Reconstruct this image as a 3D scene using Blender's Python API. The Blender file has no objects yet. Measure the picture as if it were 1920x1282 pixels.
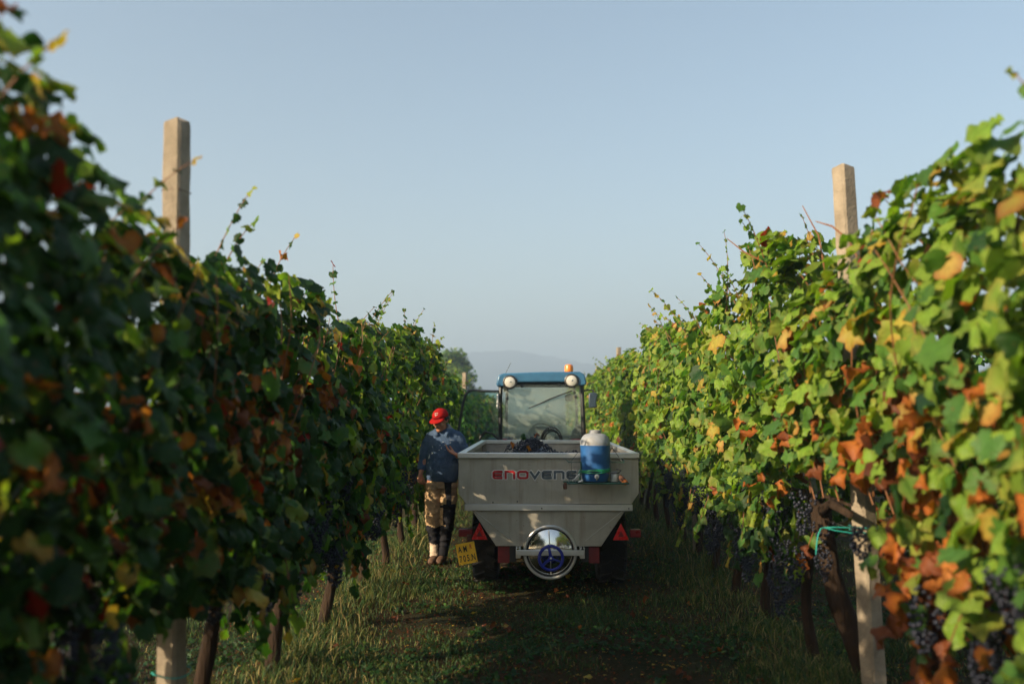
import bpy, bmesh, math, random
import numpy as np
from mathutils import Vector, Matrix, Euler, noise as mnoise

rnd = random.Random(7)
rng = np.random.default_rng(11)
sc = bpy.context.scene
COL = sc.collection
R = math.radians

# ------------------------------------------------------------------ camera, sky, sun, exposure
cam_d = bpy.data.cameras.new('camera')
cam = bpy.data.objects.new('camera', cam_d)
COL.objects.link(cam)
cam.location = (0, 0, 1.66)
cam_d.sensor_width = 36
cam_d.lens = 32
cam.rotation_euler = (R(90 + 4.36), 0, R(1.34))
cam_d.clip_start = .05
cam_d.clip_end = 5000
cam_d.dof.use_dof = True
cam_d.dof.focus_distance = 8.6
cam_d.dof.aperture_fstop = 1.25
sc.camera = cam

SUN_EL, SUN_AZ = 23.0, 58.0                 # azimuth measured from straight behind the camera towards its left
sun_dir = Vector((-math.sin(R(SUN_AZ)) * math.cos(R(SUN_EL)), -math.cos(R(SUN_AZ)) * math.cos(R(SUN_EL)), math.sin(R(SUN_EL))))
w = bpy.data.worlds.new('World')
sc.world = w
w.use_nodes = True
nt = w.node_tree
bg = nt.nodes['Background']
sky = nt.nodes.new('ShaderNodeTexSky')
sky.sky_type = 'NISHITA'
sky.sun_disc = False
sky.sun_elevation = R(SUN_EL)
sky.sun_rotation = math.atan2(sun_dir.x, sun_dir.y)
sky.air_density = 1.0
sky.dust_density = 2.2
sky.ozone_density = 0.35
tn = nt.nodes.new('ShaderNodeVectorMath'); tn.operation = 'MULTIPLY'
tn.inputs[1].default_value = (1.0, .99, .915)
nt.links.new(sky.outputs[0], tn.inputs[0])
nt.links.new(tn.outputs[0], bg.inputs[0])
bg.inputs[1].default_value = 0.092
sun_d = bpy.data.lights.new('sun', 'SUN')
sun_d.energy = 5.0
sun_d.angle = R(0.6)
sun_d.color = (1.0, .82, .57)
sun = bpy.data.objects.new('sun', sun_d)
COL.objects.link(sun)
sun.rotation_euler = sun_dir.to_track_quat('Z', 'Y').to_euler()
sun.location = (-60, -40, 90)
sc.view_settings.view_transform = 'Standard'
sc.view_settings.look = 'None'
sc.view_settings.exposure = 1.30
sc.view_settings.gamma = 1
sc.view_settings.use_curve_mapping = False
sc.render.engine = 'CYCLES'
cy = sc.cycles
cy.max_bounces = 7
cy.diffuse_bounces = 3
cy.glossy_bounces = 3
cy.transmission_bounces = 5
cy.transparent_max_bounces = 10
cy.volume_bounces = 1
cy.use_adaptive_sampling = True
cy.adaptive_threshold = 0.02
cy.sample_clamp_indirect = 6
try:
    cy.use_denoising = True
    cy.denoiser = 'OPENIMAGEDENOISE'
except Exception:
    pass

# ------------------------------------------------------------------ materials
def new_mat(name):
    m = bpy.data.materials.new(name)
    m.use_nodes = True
    n = m.node_tree
    return m, n, n.nodes['Principled BSDF'], n.nodes['Material Output']

def nd(n, t, **kw):
    x = n.nodes.new(t)
    for k, v in kw.items():
        if k in x.inputs:
            x.inputs[k].default_value = v
        else:
            setattr(x, k, v)
    return x

def mat(name, col, rough=.6, metal=0.0, vary=.25, scale=8.0, bump=0.0, bscale=60.0, col2=None, stretch=None, spec=.5, coat=0.0):
    m, n, b, out = new_mat(name)
    tc = nd(n, 'ShaderNodeTexCoord')
    mp = nd(n, 'ShaderNodeMapping')
    if stretch:
        mp.inputs['Scale'].default_value = stretch
    n.links.new(tc.outputs['Object'], mp.inputs['Vector'])
    ns = nd(n, 'ShaderNodeTexNoise', Scale=scale, Detail=6.0, Roughness=.6)
    n.links.new(mp.outputs[0], ns.inputs['Vector'])
    rp = nd(n, 'ShaderNodeValToRGB')
    c2 = col2 or tuple(c * (1 - vary) for c in col)
    c1 = tuple(min(1, c * (1 + vary * .5)) for c in col)
    rp.color_ramp.elements[0].position = .32
    rp.color_ramp.elements[1].position = .68
    rp.color_ramp.elements[0].color = (*c2, 1)
    rp.color_ramp.elements[1].color = (*c1, 1)
    n.links.new(ns.outputs['Fac'], rp.inputs['Fac'])
    n.links.new(rp.outputs[0], b.inputs['Base Color'])
    b.inputs['Roughness'].default_value = rough
    b.inputs['Metallic'].default_value = metal
    b.inputs['Specular IOR Level'].default_value = spec
    b.inputs['Coat Weight'].default_value = coat
    mr = nd(n, 'ShaderNodeMapRange')
    mr.inputs['To Min'].default_value = max(0.02, rough - .12)
    mr.inputs['To Max'].default_value = min(1, rough + .12)
    n.links.new(ns.outputs['Fac'], mr.inputs['Value'])
    n.links.new(mr.outputs[0], b.inputs['Roughness'])
    if bump:
        nb = nd(n, 'ShaderNodeTexNoise', Scale=bscale, Detail=5.0)
        n.links.new(mp.outputs[0], nb.inputs['Vector'])
        bp = nd(n, 'ShaderNodeBump', Strength=bump, Distance=.02)
        n.links.new(nb.outputs['Fac'], bp.inputs['Height'])
        n.links.new(bp.outputs[0], b.inputs['Normal'])
    return m

def leaf_material():
    m, n, b, out = new_mat('vine_leaf')
    at = nd(n, 'ShaderNodeAttribute', attribute_name='tint')
    gp = nd(n, 'ShaderNodeNewGeometry')
    ns = nd(n, 'ShaderNodeTexNoise', Scale=34.0, Detail=4.0)
    n.links.new(gp.outputs['Position'], ns.inputs['Vector'])
    bl = nd(n, 'ShaderNodeTexNoise', Scale=55.0, Detail=3.0)
    n.links.new(gp.outputs['Position'], bl.inputs['Vector'])
    br = nd(n, 'ShaderNodeMapRange')
    br.inputs['From Min'].default_value = .64; br.inputs['From Max'].default_value = .70
    br.inputs['To Max'].default_value = .65
    n.links.new(bl.outputs['Fac'], br.inputs['Value'])
    bm_ = nd(n, 'ShaderNodeMix', data_type='RGBA'); bm_.inputs[7].default_value = (.15, .075, .025, 1)
    n.links.new(br.outputs[0], bm_.inputs[0]); n.links.new(at.outputs['Color'], bm_.inputs[6])
    mr = nd(n, 'ShaderNodeMapRange')
    mr.inputs['To Min'].default_value = .68
    mr.inputs['To Max'].default_value = 1.28
    n.links.new(ns.outputs['Fac'], mr.inputs['Value'])
    oi = nd(n, 'ShaderNodeObjectInfo')
    mr2 = nd(n, 'ShaderNodeMapRange')
    mr2.inputs['To Min'].default_value = .8
    mr2.inputs['To Max'].default_value = 1.2
    n.links.new(oi.outputs['Random'], mr2.inputs['Value'])
    mu0 = nd(n, 'ShaderNodeMath', operation='MULTIPLY')
    n.links.new(mr.outputs[0], mu0.inputs[0]); n.links.new(mr2.outputs[0], mu0.inputs[1])
    mx = nd(n, 'ShaderNodeVectorMath', operation='SCALE')
    n.links.new(bm_.outputs[2], mx.inputs[0])
    n.links.new(mu0.outputs[0], mx.inputs['Scale'])
    n.links.new(mx.outputs[0], b.inputs['Base Color'])
    b.inputs['Roughness'].default_value = .5
    b.inputs['Specular IOR Level'].default_value = .22
    nb = nd(n, 'ShaderNodeTexNoise', Scale=70.0, Detail=2.0)
    n.links.new(gp.outputs['Position'], nb.inputs['Vector'])
    bp = nd(n, 'ShaderNodeBump', Strength=.35, Distance=.01)
    n.links.new(nb.outputs['Fac'], bp.inputs['Height'])
    n.links.new(bp.outputs[0], b.inputs['Normal'])
    tr = nd(n, 'ShaderNodeBsdfTranslucent')
    gm = nd(n, 'ShaderNodeVectorMath', operation='MULTIPLY')
    gm.inputs[1].default_value = (1.3, 1.5, .38)
    n.links.new(mx.outputs[0], gm.inputs[0])
    n.links.new(gm.outputs[0], tr.inputs['Color'])
    ms = nd(n, 'ShaderNodeMixShader')
    ms.inputs[0].default_value = .40
    n.links.new(b.outputs[0], ms.inputs[1]); n.links.new(tr.outputs[0], ms.inputs[2])
    n.links.new(ms.outputs[0], out.inputs['Surface'])
    return m

def grass_material():
    m, n, b, out = new_mat('grass_blade')
    at = nd(n, 'ShaderNodeAttribute', attribute_name='tint')
    n.links.new(at.outputs['Color'], b.inputs['Base Color'])
    b.inputs['Roughness'].default_value = .6
    b.inputs['Specular IOR Level'].default_value = .25
    tr = nd(n, 'ShaderNodeBsdfTranslucent')
    n.links.new(at.outputs['Color'], tr.inputs['Color'])
    ms = nd(n, 'ShaderNodeMixShader')
    ms.inputs[0].default_value = .25
    n.links.new(b.outputs[0], ms.inputs[1]); n.links.new(tr.outputs[0], ms.inputs[2])
    n.links.new(ms.outputs[0], out.inputs['Surface'])
    return m

def glass_material(name, tint, dirt_glare, dirt_glare_col=(.55, .6, .55)):
    m, n, b, out = new_mat(name)
    n.nodes.remove(b)
    tp = nd(n, 'ShaderNodeBsdfTransparent'); tp.inputs[0].default_value = (*tint, 1)
    gl = nd(n, 'ShaderNodeBsdfGlossy', Roughness=.03)
    gl.inputs[0].default_value = (1, 1, 1, 1)
    fr = nd(n, 'ShaderNodeFresnel', IOR=1.5)
    m1 = nd(n, 'ShaderNodeMixShader')
    n.links.new(fr.outputs[0], m1.inputs[0]); n.links.new(tp.outputs[0], m1.inputs[1]); n.links.new(gl.outputs[0], m1.inputs[2])
    df = nd(n, 'ShaderNodeBsdfDiffuse'); df.inputs[0].default_value = (*dirt_glare_col, 1)
    tl = nd(n, 'ShaderNodeBsdfTranslucent'); tl.inputs[0].default_value = (*dirt_glare_col, 1)
    md = nd(n, 'ShaderNodeMixShader'); md.inputs[0].default_value = .5
    n.links.new(df.outputs[0], md.inputs[1]); n.links.new(tl.outputs[0], md.inputs[2])
    tc = nd(n, 'ShaderNodeTexCoord')
    ns = nd(n, 'ShaderNodeTexNoise', Scale=5.0, Detail=8.0, Roughness=.7)
    n.links.new(tc.outputs['Object'], ns.inputs['Vector'])
    mr = nd(n, 'ShaderNodeMapRange')
    mr.inputs['From Min'].default_value = .3; mr.inputs['From Max'].default_value = .75
    mr.inputs['To Min'].default_value = dirt_glare * .5; mr.inputs['To Max'].default_value = dirt_glare * 1.6
    n.links.new(ns.outputs['Fac'], mr.inputs['Value'])
    m2 = nd(n, 'ShaderNodeMixShader')
    n.links.new(mr.outputs[0], m2.inputs[0]); n.links.new(m1.outputs[0], m2.inputs[1]); n.links.new(md.outputs[0], m2.inputs[2])
    n.links.new(m2.outputs[0], out.inputs['Surface'])
    return m

def ground_material():
    m, n, b, out = new_mat('ground_soil_grass')
    tc = nd(n, 'ShaderNodeTexCoord')
    n1 = nd(n, 'ShaderNodeTexNoise', Scale=.9, Detail=8.0, Roughness=.65)
    n2 = nd(n, 'ShaderNodeTexNoise', Scale=28.0, Detail=6.0, Roughness=.7)
    for q in (n1, n2):
        n.links.new(tc.outputs['Object'], q.inputs['Vector'])
    rp = nd(n, 'ShaderNodeValToRGB')
    e = rp.color_ramp.elements
    e[0].position = .36; e[0].color = (.070, .043, .023, 1)
    e[1].position = .62; e[1].color = (.032, .036, .015, 1)
    n.links.new(n1.outputs['Fac'], rp.inputs['Fac'])
    mr = nd(n, 'ShaderNodeMapRange')
    mr.inputs['To Min'].default_value = .45; mr.inputs['To Max'].default_value = 1.6
    n.links.new(n2.outputs['Fac'], mr.inputs['Value'])
    sc_ = nd(n, 'ShaderNodeVectorMath', operation='SCALE')
    n.links.new(rp.outputs[0], sc_.inputs[0]); n.links.new(mr.outputs[0], sc_.inputs['Scale'])
    n.links.new(sc_.outputs[0], b.inputs['Base Color'])
    b.inputs['Roughness'].default_value = .95
    b.inputs['Specular IOR Level'].default_value = .1
    bp = nd(n, 'ShaderNodeBump', Strength=1.0, Distance=.08)
    n.links.new(n2.outputs['Fac'], bp.inputs['Height'])
    n.links.new(bp.outputs[0], b.inputs['Normal'])
    return m

def concrete_material():
    m, n, b, out = new_mat('post_concrete')
    tc = nd(n, 'ShaderNodeTexCoord')
    n1 = nd(n, 'ShaderNodeTexNoise', Scale=5.0, Detail=8.0, Roughness=.7)
    n2 = nd(n, 'ShaderNodeTexVoronoi', Scale=90.0)
    n3 = nd(n, 'ShaderNodeTexNoise', Scale=2.2, Detail=5.0, Roughness=.7)
    for q in (n1, n2, n3):
        n.links.new(tc.outputs['Object'], q.inputs['Vector'])
    rp = nd(n, 'ShaderNodeValToRGB')
    e = rp.color_ramp.elements
    e[0].position = .3; e[0].color = (.165, .130, .090, 1)
    e[1].position = .7; e[1].color = (.36, .30, .225, 1)
    n.links.new(n1.outputs['Fac'], rp.inputs['Fac'])
    r2 = nd(n, 'ShaderNodeValToRGB')
    e = r2.color_ramp.elements
    e[0].position = .62; e[0].color = (0, 0, 0, 1)
    e[1].position = .74; e[1].color = (.75, .75, .75, 1)
    n.links.new(n3.outputs['Fac'], r2.inputs['Fac'])
    mx = nd(n, 'ShaderNodeMix', data_type='RGBA')
    n.links.new(r2.outputs[0], mx.inputs[0])
    n.links.new(rp.outputs[0], mx.inputs[6])
    mx.inputs[7].default_value = (.26, .23, .06, 1)
    n.links.new(mx.outputs[2], b.inputs['Base Color'])
    b.inputs['Roughness'].default_value = .9
    b.inputs['Specular IOR Level'].default_value = .2
    bp = nd(n, 'ShaderNodeBump', Strength=.6, Distance=.004)
    n.links.new(n2.outputs['Distance'], bp.inputs['Height'])
    n.links.new(bp.outputs[0], b.inputs['Normal'])
    return m

def steel_material():
    m, n, b, out = new_mat('stained_brushed_steel')
    tc = nd(n, 'ShaderNodeTexCoord')
    def noise(scale, st, det=6.0):
        mp = nd(n, 'ShaderNodeMapping'); mp.inputs['Scale'].default_value = st
        n.links.new(tc.outputs['Object'], mp.inputs['Vector'])
        q = nd(n, 'ShaderNodeTexNoise', Scale=scale, Detail=det, Roughness=.65)
        n.links.new(mp.outputs[0], q.inputs['Vector'])
        return q
    def ramp(src, p0, c0, p1, c1):
        rp = nd(n, 'ShaderNodeValToRGB'); e = rp.color_ramp.elements
        e[0].position = p0; e[0].color = (*c0, 1); e[1].position = p1; e[1].color = (*c1, 1)
        n.links.new(src, rp.inputs['Fac']); return rp
    base = ramp(noise(2.6, (1, 1, 1)).outputs['Fac'], .3, (.35, .32, .265), .7, (.48, .445, .375))
    streak = ramp(noise(9, (1.2, 1, .10)).outputs['Fac'], .50, (0, 0, 0), .72, (.55, .55, .55))
    spots = ramp(noise(26, (1, 1, 1), 3.0).outputs['Fac'], .66, (0, 0, 0), .72, (.7, .7, .7))
    m1 = nd(n, 'ShaderNodeMix', data_type='RGBA'); m1.inputs[7].default_value = (.22, .17, .11, 1)
    n.links.new(streak.outputs[0], m1.inputs[0]); n.links.new(base.outputs[0], m1.inputs[6])
    m2 = nd(n, 'ShaderNodeMix', data_type='RGBA'); m2.inputs[7].default_value = (.16, .11, .07, 1)
    n.links.new(spots.outputs[0], m2.inputs[0]); n.links.new(m1.outputs[2], m2.inputs[6])
    n.links.new(m2.outputs[2], b.inputs['Base Color'])
    b.inputs['Metallic'].default_value = .5
    rr = nd(n, 'ShaderNodeMapRange'); rr.inputs['To Min'].default_value = .32; rr.inputs['To Max'].default_value = .62
    n.links.new(noise(30, (1, 1, .06)).outputs['Fac'], rr.inputs['Value']); n.links.new(rr.outputs[0], b.inputs['Roughness'])
    bp = nd(n, 'ShaderNodeBump', Strength=.5, Distance=.04)
    n.links.new(noise(1.8, (1, 1, 1), 2.0).outputs['Fac'], bp.inputs['Height']); n.links.new(bp.outputs[0], b.inputs['Normal'])
    return m

M = {}
M['leaf'] = leaf_material()
M['grass'] = grass_material()
M['ground'] = ground_material()
M['concrete'] = concrete_material()
M['bark'] = mat('vine_bark', (.040, .025, .016), .9, vary=.5, scale=14, bump=1.0, bscale=40, stretch=(1, 1, .18), spec=.15)
M['cane'] = mat('vine_cane', (.21, .085, .03), .6, vary=.35, scale=20, bump=.2)
M['greencane'] = mat('green_shoot', (.14, .12, .03), .6, vary=.35, scale=20)
M['grape'] = mat('grape_skin', (.007, .008, .016), .5, vary=.3, scale=60, col2=(.020, .024, .042), spec=.4)
M['stem'] = mat('grape_stem', (.10, .08, .03), .7)
M['wire'] = mat('galvanised_wire', (.25, .25, .25), .45, metal=.8)
M['twine'] = mat('turquoise_twine', (.02, .34, .29), .6, vary=.2)
M['steel'] = steel_material()
M['steel_in'] = mat('stained_stainless', (.42, .37, .32), .5, metal=.55, vary=.35, scale=4, bump=.05)
M['rim'] = mat('satin_steel_edge', (.62, .61, .58), .38, metal=.8, vary=.12, scale=5)
M['chrome'] = mat('polished_steel', (.70, .70, .68), .12, metal=1.0, vary=.12, scale=9)
M['tyre'] = mat('tyre_rubber', (.016, .015, .014), .9, vary=.3, scale=20, bump=.3)
M['black'] = mat('black_paint', (.014, .014, .015), .5, vary=.3)
M['redrim'] = mat('red_rim_paint', (.22, .02, .015), .55)
M['redpaint'] = mat('red_plate_paint', (.16, .010, .010), .55, vary=.35)
M['reflector'] = mat('red_reflector', (.55, .012, .010), .28, vary=.15)
M['reflector_dark'] = mat('dark_red_reflector', (.17, .006, .006), .3, vary=.15)
M['yellow'] = mat('yellow_plate', (.85, .48, .02), .5, vary=.18, scale=14)
M['ink'] = mat('black_lettering', (.012, .012, .012), .6, vary=.1)
M['redink'] = mat('red_lettering', (.42, .012, .015), .5, vary=.1)
M['greyink'] = mat('slate_lettering', (.085, .105, .12), .5, vary=.1)
M['whiteink'] = mat('white_lettering', (.70, .68, .64), .5, vary=.08)
M['bluewheel'] = mat('blue_handwheel', (.010, .020, .26), .35, vary=.15)
M['cooler'] = mat('blue_cooler', (.022, .105, .30), .42, vary=.22, scale=7)
M['coolershade'] = mat('recess_shade_blue', (.010, .035, .10), .5)  # shade of the grip recess painted as darker blue, nothing is hollowed
M['lid'] = mat('dirty_grey_lid', (.25, .28, .33), .55, vary=.25, scale=9, col2=(.23, .21, .18))
M['greywire'] = mat('grey_wire_rack', (.10, .12, .11), .5, metal=.5)
M['greenrod'] = mat('green_coated_rod', (.02, .10, .07), .5)
M['milky'] = mat('milky_plastic', (.62, .62, .60), .35, vary=.15)
M['orangeplastic'] = mat('orange_plastic', (.70, .17, .02), .45)
M['rust'] = mat('rusty_iron', (.11, .045, .025), .85, vary=.5, scale=30, bump=.4)
M['roofblue'] = mat('tractor_blue_paint', (.030, .125, .24), .35, vary=.12, coat=.3)
M['cabblack'] = mat('cab_frame_black', (.020, .021, .023), .45, vary=.2)
M['plasticgrey'] = mat('grey_plastic', (.10, .11, .11), .6)
M['palegrey'] = mat('pale_grey_box', (.45, .52, .50), .5)
M['headliner'] = mat('cab_lining', (.23, .19, .15), .8)
M['amber'] = mat('amber_beacon', (.72, .20, .015), .25, vary=.2, coat=.5)
M['lens'] = mat('lamp_lens', (.55, .53, .48), .2, vary=.12, scale=40, coat=.5)
M['rearglass'] = glass_material('rear_glass', (.92, .97, .94), .22, (.70, .78, .70))  # pale film stands for grime and for sky reflected in the pane
M['doorglass'] = glass_material('door_glass', (.68, .86, .80), .07)
M['hoodie'] = mat('blue_hoodie_fabric', (.062, .100, .175), .9, vary=.12, scale=6, bump=.5, bscale=60, spec=.15)
M['paint_splash'] = mat('white_paint_splash', (.50, .52, .55), .8)
M['hood_lining'] = mat('grey_hood_lining', (.20, .21, .24), .9, bump=.3, spec=.1)
M['trouser'] = mat('beige_trouser_fabric', (.40, .27, .155), .92, vary=.3, scale=9, bump=.8, bscale=22, spec=.1)
M['trouser_dark'] = mat('black_trouser_panel', (.018, .018, .022), .9, vary=.3, scale=12, bump=.5, bscale=30, spec=.12)
M['gaiter'] = mat('pale_gaiter_fabric', (.52, .40, .30), .9, vary=.3, scale=9, bump=.8, bscale=24, spec=.1)
M['boot'] = mat('brown_work_boot', (.11, .055, .03), .8, vary=.3)
M['skin'] = mat('tanned_skin', (.42, .18, .10), .55, vary=.14, scale=14)
M['hair'] = mat('short_black_hair', (.012, .010, .009), .8, bump=.4, bscale=120)
M['cap'] = mat('red_cap_fabric', (.34, .010, .010), .97, vary=.12, scale=18, bump=.25, bscale=160, spec=.15)
M['treeleaf'] = M['leaf']
M['hill'] = mat('wooded_hill', (.045, .065, .035), .95, vary=.4, scale=.03, spec=.1)

# ------------------------------------------------------------------ mesh helpers
class MB:
    """collects shapes given in world metres"""
    def __init__(s):
        s.v = []; s.f = []
    def add(s, vs, fs):
        o = len(s.v)
        s.v += [tuple(v) for v in vs]
        s.f += [tuple(i + o for i in f) for f in fs]
        return s
    def box(s, x0, x1, y0, y1, z0, z1):
        vs = [(x, y, z) for x in (x0, x1) for y in (y0, y1) for z in (z0, z1)]
        return s.add(vs, [(0, 1, 3, 2), (4, 6, 7, 5), (0, 4, 5, 1), (2, 3, 7, 6), (0, 2, 6, 4), (1, 5, 7, 3)])
    def prism(s, poly, y0, y1):
        """polygon in (x, z), pushed along y"""
        n = len(poly)
        vs = [(x, y0, z) for x, z in poly] + [(x, y1, z) for x, z in poly]
        fs = [tuple(range(n)), tuple(range(2 * n - 1, n - 1, -1))] + [(i, i + n, (i + 1) % n + n, (i + 1) % n) for i in range(n)]
        return s.add(vs, fs)
    def tube(s, pts, r, seg=8, r2=None, closed=False, ref=None, cap='round'):
        pts = [Vector(p) for p in pts]
        n = len(pts)
        rr = list(r) if hasattr(r, '__len__') else [r] * n
        r2_ = rr if r2 is None else (list(r2) if hasattr(r2, '__len__') else [r2] * n)
        if cap == 'round' and not closed:
            a, b = pts[0], pts[-1]
            ta = (pts[0] - pts[1]).normalized(); tb = (pts[-1] - pts[-2]).normalized()
            pre, post, ra, rb, sa, sb = [], [], [], [], [], []
            for k in (1, 2, 3):
                an = k * math.pi / 6.2
                c, sn = math.cos(an), math.sin(an)
                pre.insert(0, a + ta * min(rr[0], r2_[0]) * sn); ra.insert(0, rr[0] * c); sa.insert(0, r2_[0] * c)
                post.append(b + tb * min(rr[-1], r2_[-1]) * sn); rb.append(rr[-1] * c); sb.append(r2_[-1] * c)
            pts = pre + pts + post; rr = ra + rr + rb; r2_ = sa + r2_ + sb
            n = len(pts)
        vs = []
        prev = Vector(ref) if ref else None
        for i in range(n):
            if closed:
                t = (pts[(i + 1) % n] - pts[i - 1]).normalized()
            else:
                t = (pts[min(i + 1, n - 1)] - pts[max(i - 1, 0)]).normalized()
            if prev is None:
                prev = Vector((1, 0, 0)) if abs(t.x) < .8 else Vector((0, 1, 0))
            u = prev - t * prev.dot(t)
            if u.length < 1e-6:
                u = t.orthogonal()
            u.normalize()
            vv = t.cross(u)
            prev = u
            for k in range(seg):
                an = 2 * math.pi * k / seg
                vs.append(pts[i] + u * math.cos(an) * rr[i] + vv * math.sin(an) * r2_[i])
        fs = []
        for i in range(n if closed else n - 1):
            j = (i + 1) % n
            for k in range(seg):
                k2 = (k + 1) % seg
                fs.append((i * seg + k, i * seg + k2, j * seg + k2, j * seg + k))
        if not closed:
            fs.append(tuple(range(seg - 1, -1, -1)))
            fs.append(tuple(range((n - 1) * seg, n * seg)))
        return s.add(vs, fs)
    def lathe(s, c, axis, prof, seg=32):
        """prof: (radius, distance along axis) pairs"""
        a = Vector(axis).normalized()
        u = a.orthogonal().normalized(); v = a.cross(u)
        c = Vector(c)
        vs = []
        for r, h in prof:
            for k in range(seg):
                an = 2 * math.pi * k / seg
                vs.append(c + a * h + (u * math.cos(an) + v * math.sin(an)) * r)
        fs = []
        for i in range(len(prof) - 1):
            for k in range(seg):
                k2 = (k + 1) % seg
                fs.append((i * seg + k, i * seg + k2, (i + 1) * seg + k2, (i + 1) * seg + k))
        fs.append(tuple(range(seg - 1, -1, -1)))
        fs.append(tuple(range((len(prof) - 1) * seg, len(prof) * seg)))
        return s.add(vs, fs)
    def ball(s, c, r, seg=12, rings=8, rot=None):
        r = (r, r, r) if not hasattr(r, '__len__') else r
        vs = []; c = Vector(c)
        for i in range(rings + 1):
            th = math.pi * (i + .0001) / (rings + .0002)
            for k in range(seg):
                an = 2 * math.pi * k / seg
                p = Vector((math.sin(th) * math.cos(an) * r[0], math.sin(th) * math.sin(an) * r[1], math.cos(th) * r[2]))
                if rot: p = rot @ p
                vs.append(c + p)
        fs = [(i * seg + k, (i + 1) * seg + k, (i + 1) * seg + (k + 1) % seg, i * seg + (k + 1) % seg) for i in range(rings) for k in range(seg)]
        return s.add(vs, fs)

ORIG = {}
def link(o, parent):
    COL.objects.link(o)
    if parent is not None:
        o.parent = parent
        ORIG[o.name] = ORIG[parent.name]
def build(name, mb, m, parent=None, smooth=True, bevel=0, origin=None, angle=35):
    org = ORIG[parent.name] if parent is not None else Vector(origin or (0, 0, 0))
    me = bpy.data.meshes.new(name)
    me.from_pydata([(v[0] - org[0], v[1] - org[1], v[2] - org[2]) for v in mb.v], [], mb.f)
    bm = bmesh.new(); bm.from_mesh(me)
    bmesh.ops.recalc_face_normals(bm, faces=bm.faces)
    bm.to_mesh(me); bm.free()
    for q in (m if isinstance(m, list) else [m]):
        me.materials.append(q)
    o = bpy.data.objects.new(name, me)
    if parent is None:
        o.location = org; ORIG[o.name] = org
    link(o, parent)
    if bevel:
        b = o.modifiers.new('bevel', 'BEVEL'); b.width = bevel; b.segments = 2; b.limit_method = 'ANGLE'; b.angle_limit = R(40)
    if smooth:
        me.polygons.foreach_set('use_smooth', [True] * len(me.polygons))
        try:
            me.set_sharp_from_angle(angle=R(angle))
        except Exception:
            pass
    return o
def tag(o, label=None, cat=None, group=None, kind=None):
    if label: o['label'] = label
    if cat: o['category'] = cat
    if group: o['group'] = group
    if kind: o['kind'] = kind
    return o
def thing(name, loc, label, cat, group=None):
    o = bpy.data.objects.new(name, None)
    o.empty_display_size = .1
    o.location = loc
    COL.objects.link(o)
    ORIG[o.name] = Vector(loc)
    return tag(o, label, cat, group)
def evaluated(name, mb, m, parent, mods, origin=None):
    """build with modifiers and keep the resulting mesh"""
    o = build(name, mb, m, parent, origin=origin)
    for t, kw in mods:
        q = o.modifiers.new(t.lower(), t)
        for k, v in kw.items():
            setattr(q, k, v)
    bpy.context.view_layer.update()
    dg = bpy.context.evaluated_depsgraph_get()
    me = bpy.data.meshes.new_from_object(o.evaluated_get(dg))
    o.modifiers.clear()
    old = o.data
    me.name = name
    o.data = me
    me.materials.clear()
    for q in (m if isinstance(m, list) else [m]):
        me.materials.append(q)
    me.polygons.foreach_set('use_smooth', [True] * len(me.polygons))
    me.polygons.foreach_set('material_index', [0] * len(me.polygons))
    bpy.data.meshes.remove(old)
    return o
def text_mb(txt, cx, y, cz, size, depth=.002, rot=0.0, sx=1.0):
    """built-in font, standing in the xz plane at y, facing -y"""
    cu = bpy.data.curves.new('t', 'FONT')
    cu.body = txt; cu.size = size; cu.align_x = 'CENTER'; cu.align_y = 'CENTER'; cu.extrude = depth / 2; cu.resolution_u = 3
    cu.offset = size * .018
    o = bpy.data.objects.new('t', cu); COL.objects.link(o)
    bpy.context.view_layer.update()
    me = bpy.data.meshes.new_from_object(o.evaluated_get(bpy.context.evaluated_depsgraph_get()))
    bpy.data.objects.remove(o)
    c, s_ = math.cos(rot), math.sin(rot)
    mb = MB()
    mb.add([(cx + (v.co.x * sx * c - v.co.y * s_), y - v.co.z, cz + (v.co.x * sx * s_ + v.co.y * c)) for v in me.vertices], [tuple(p.vertices) for p in me.polygons])
    return mb

def fast_mesh(name, V, F, colors=None, material=None):
    """V (n,3), F (m,3 or 4) arrays"""
    me = bpy.data.meshes.new(name)
    k = F.shape[1]
    me.vertices.add(len(V)); me.vertices.foreach_set('co', V.astype(np.float32).ravel())
    me.loops.add(F.size); me.loops.foreach_set('vertex_index', F.astype(np.int32).ravel())
    me.polygons.add(len(F)); me.polygons.foreach_set('loop_start', np.arange(0, F.size, k, dtype=np.int32))
    me.polygons.foreach_set('use_smooth', np.ones(len(F), bool))
    me.update(calc_edges=True)
    if colors is not None:
        a = me.color_attributes.new('tint', 'FLOAT_COLOR', 'POINT')
        c = np.ones((len(V), 4), np.float32); c[:, :3] = colors
        a.data.foreach_set('color', c.ravel())
    if material: me.materials.append(material)
    return me

def wob(x, y, seed):
    """cheap smooth 2-d noise in about -1..1 for arrays"""
    r = np.random.default_rng(seed)
    out = 0
    amp = 0
    for o in range(4):
        f = 1.9 ** o
        for _ in range(3):
            a = r.uniform(0, 2 * math.pi); ph = r.uniform(0, 6.28)
            out = out + np.sin((x * math.cos(a) + y * math.sin(a)) * f + ph) / (1.5 ** o)
            amp += 1 / (1.5 ** o)
    return out / amp * 1.9

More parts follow.
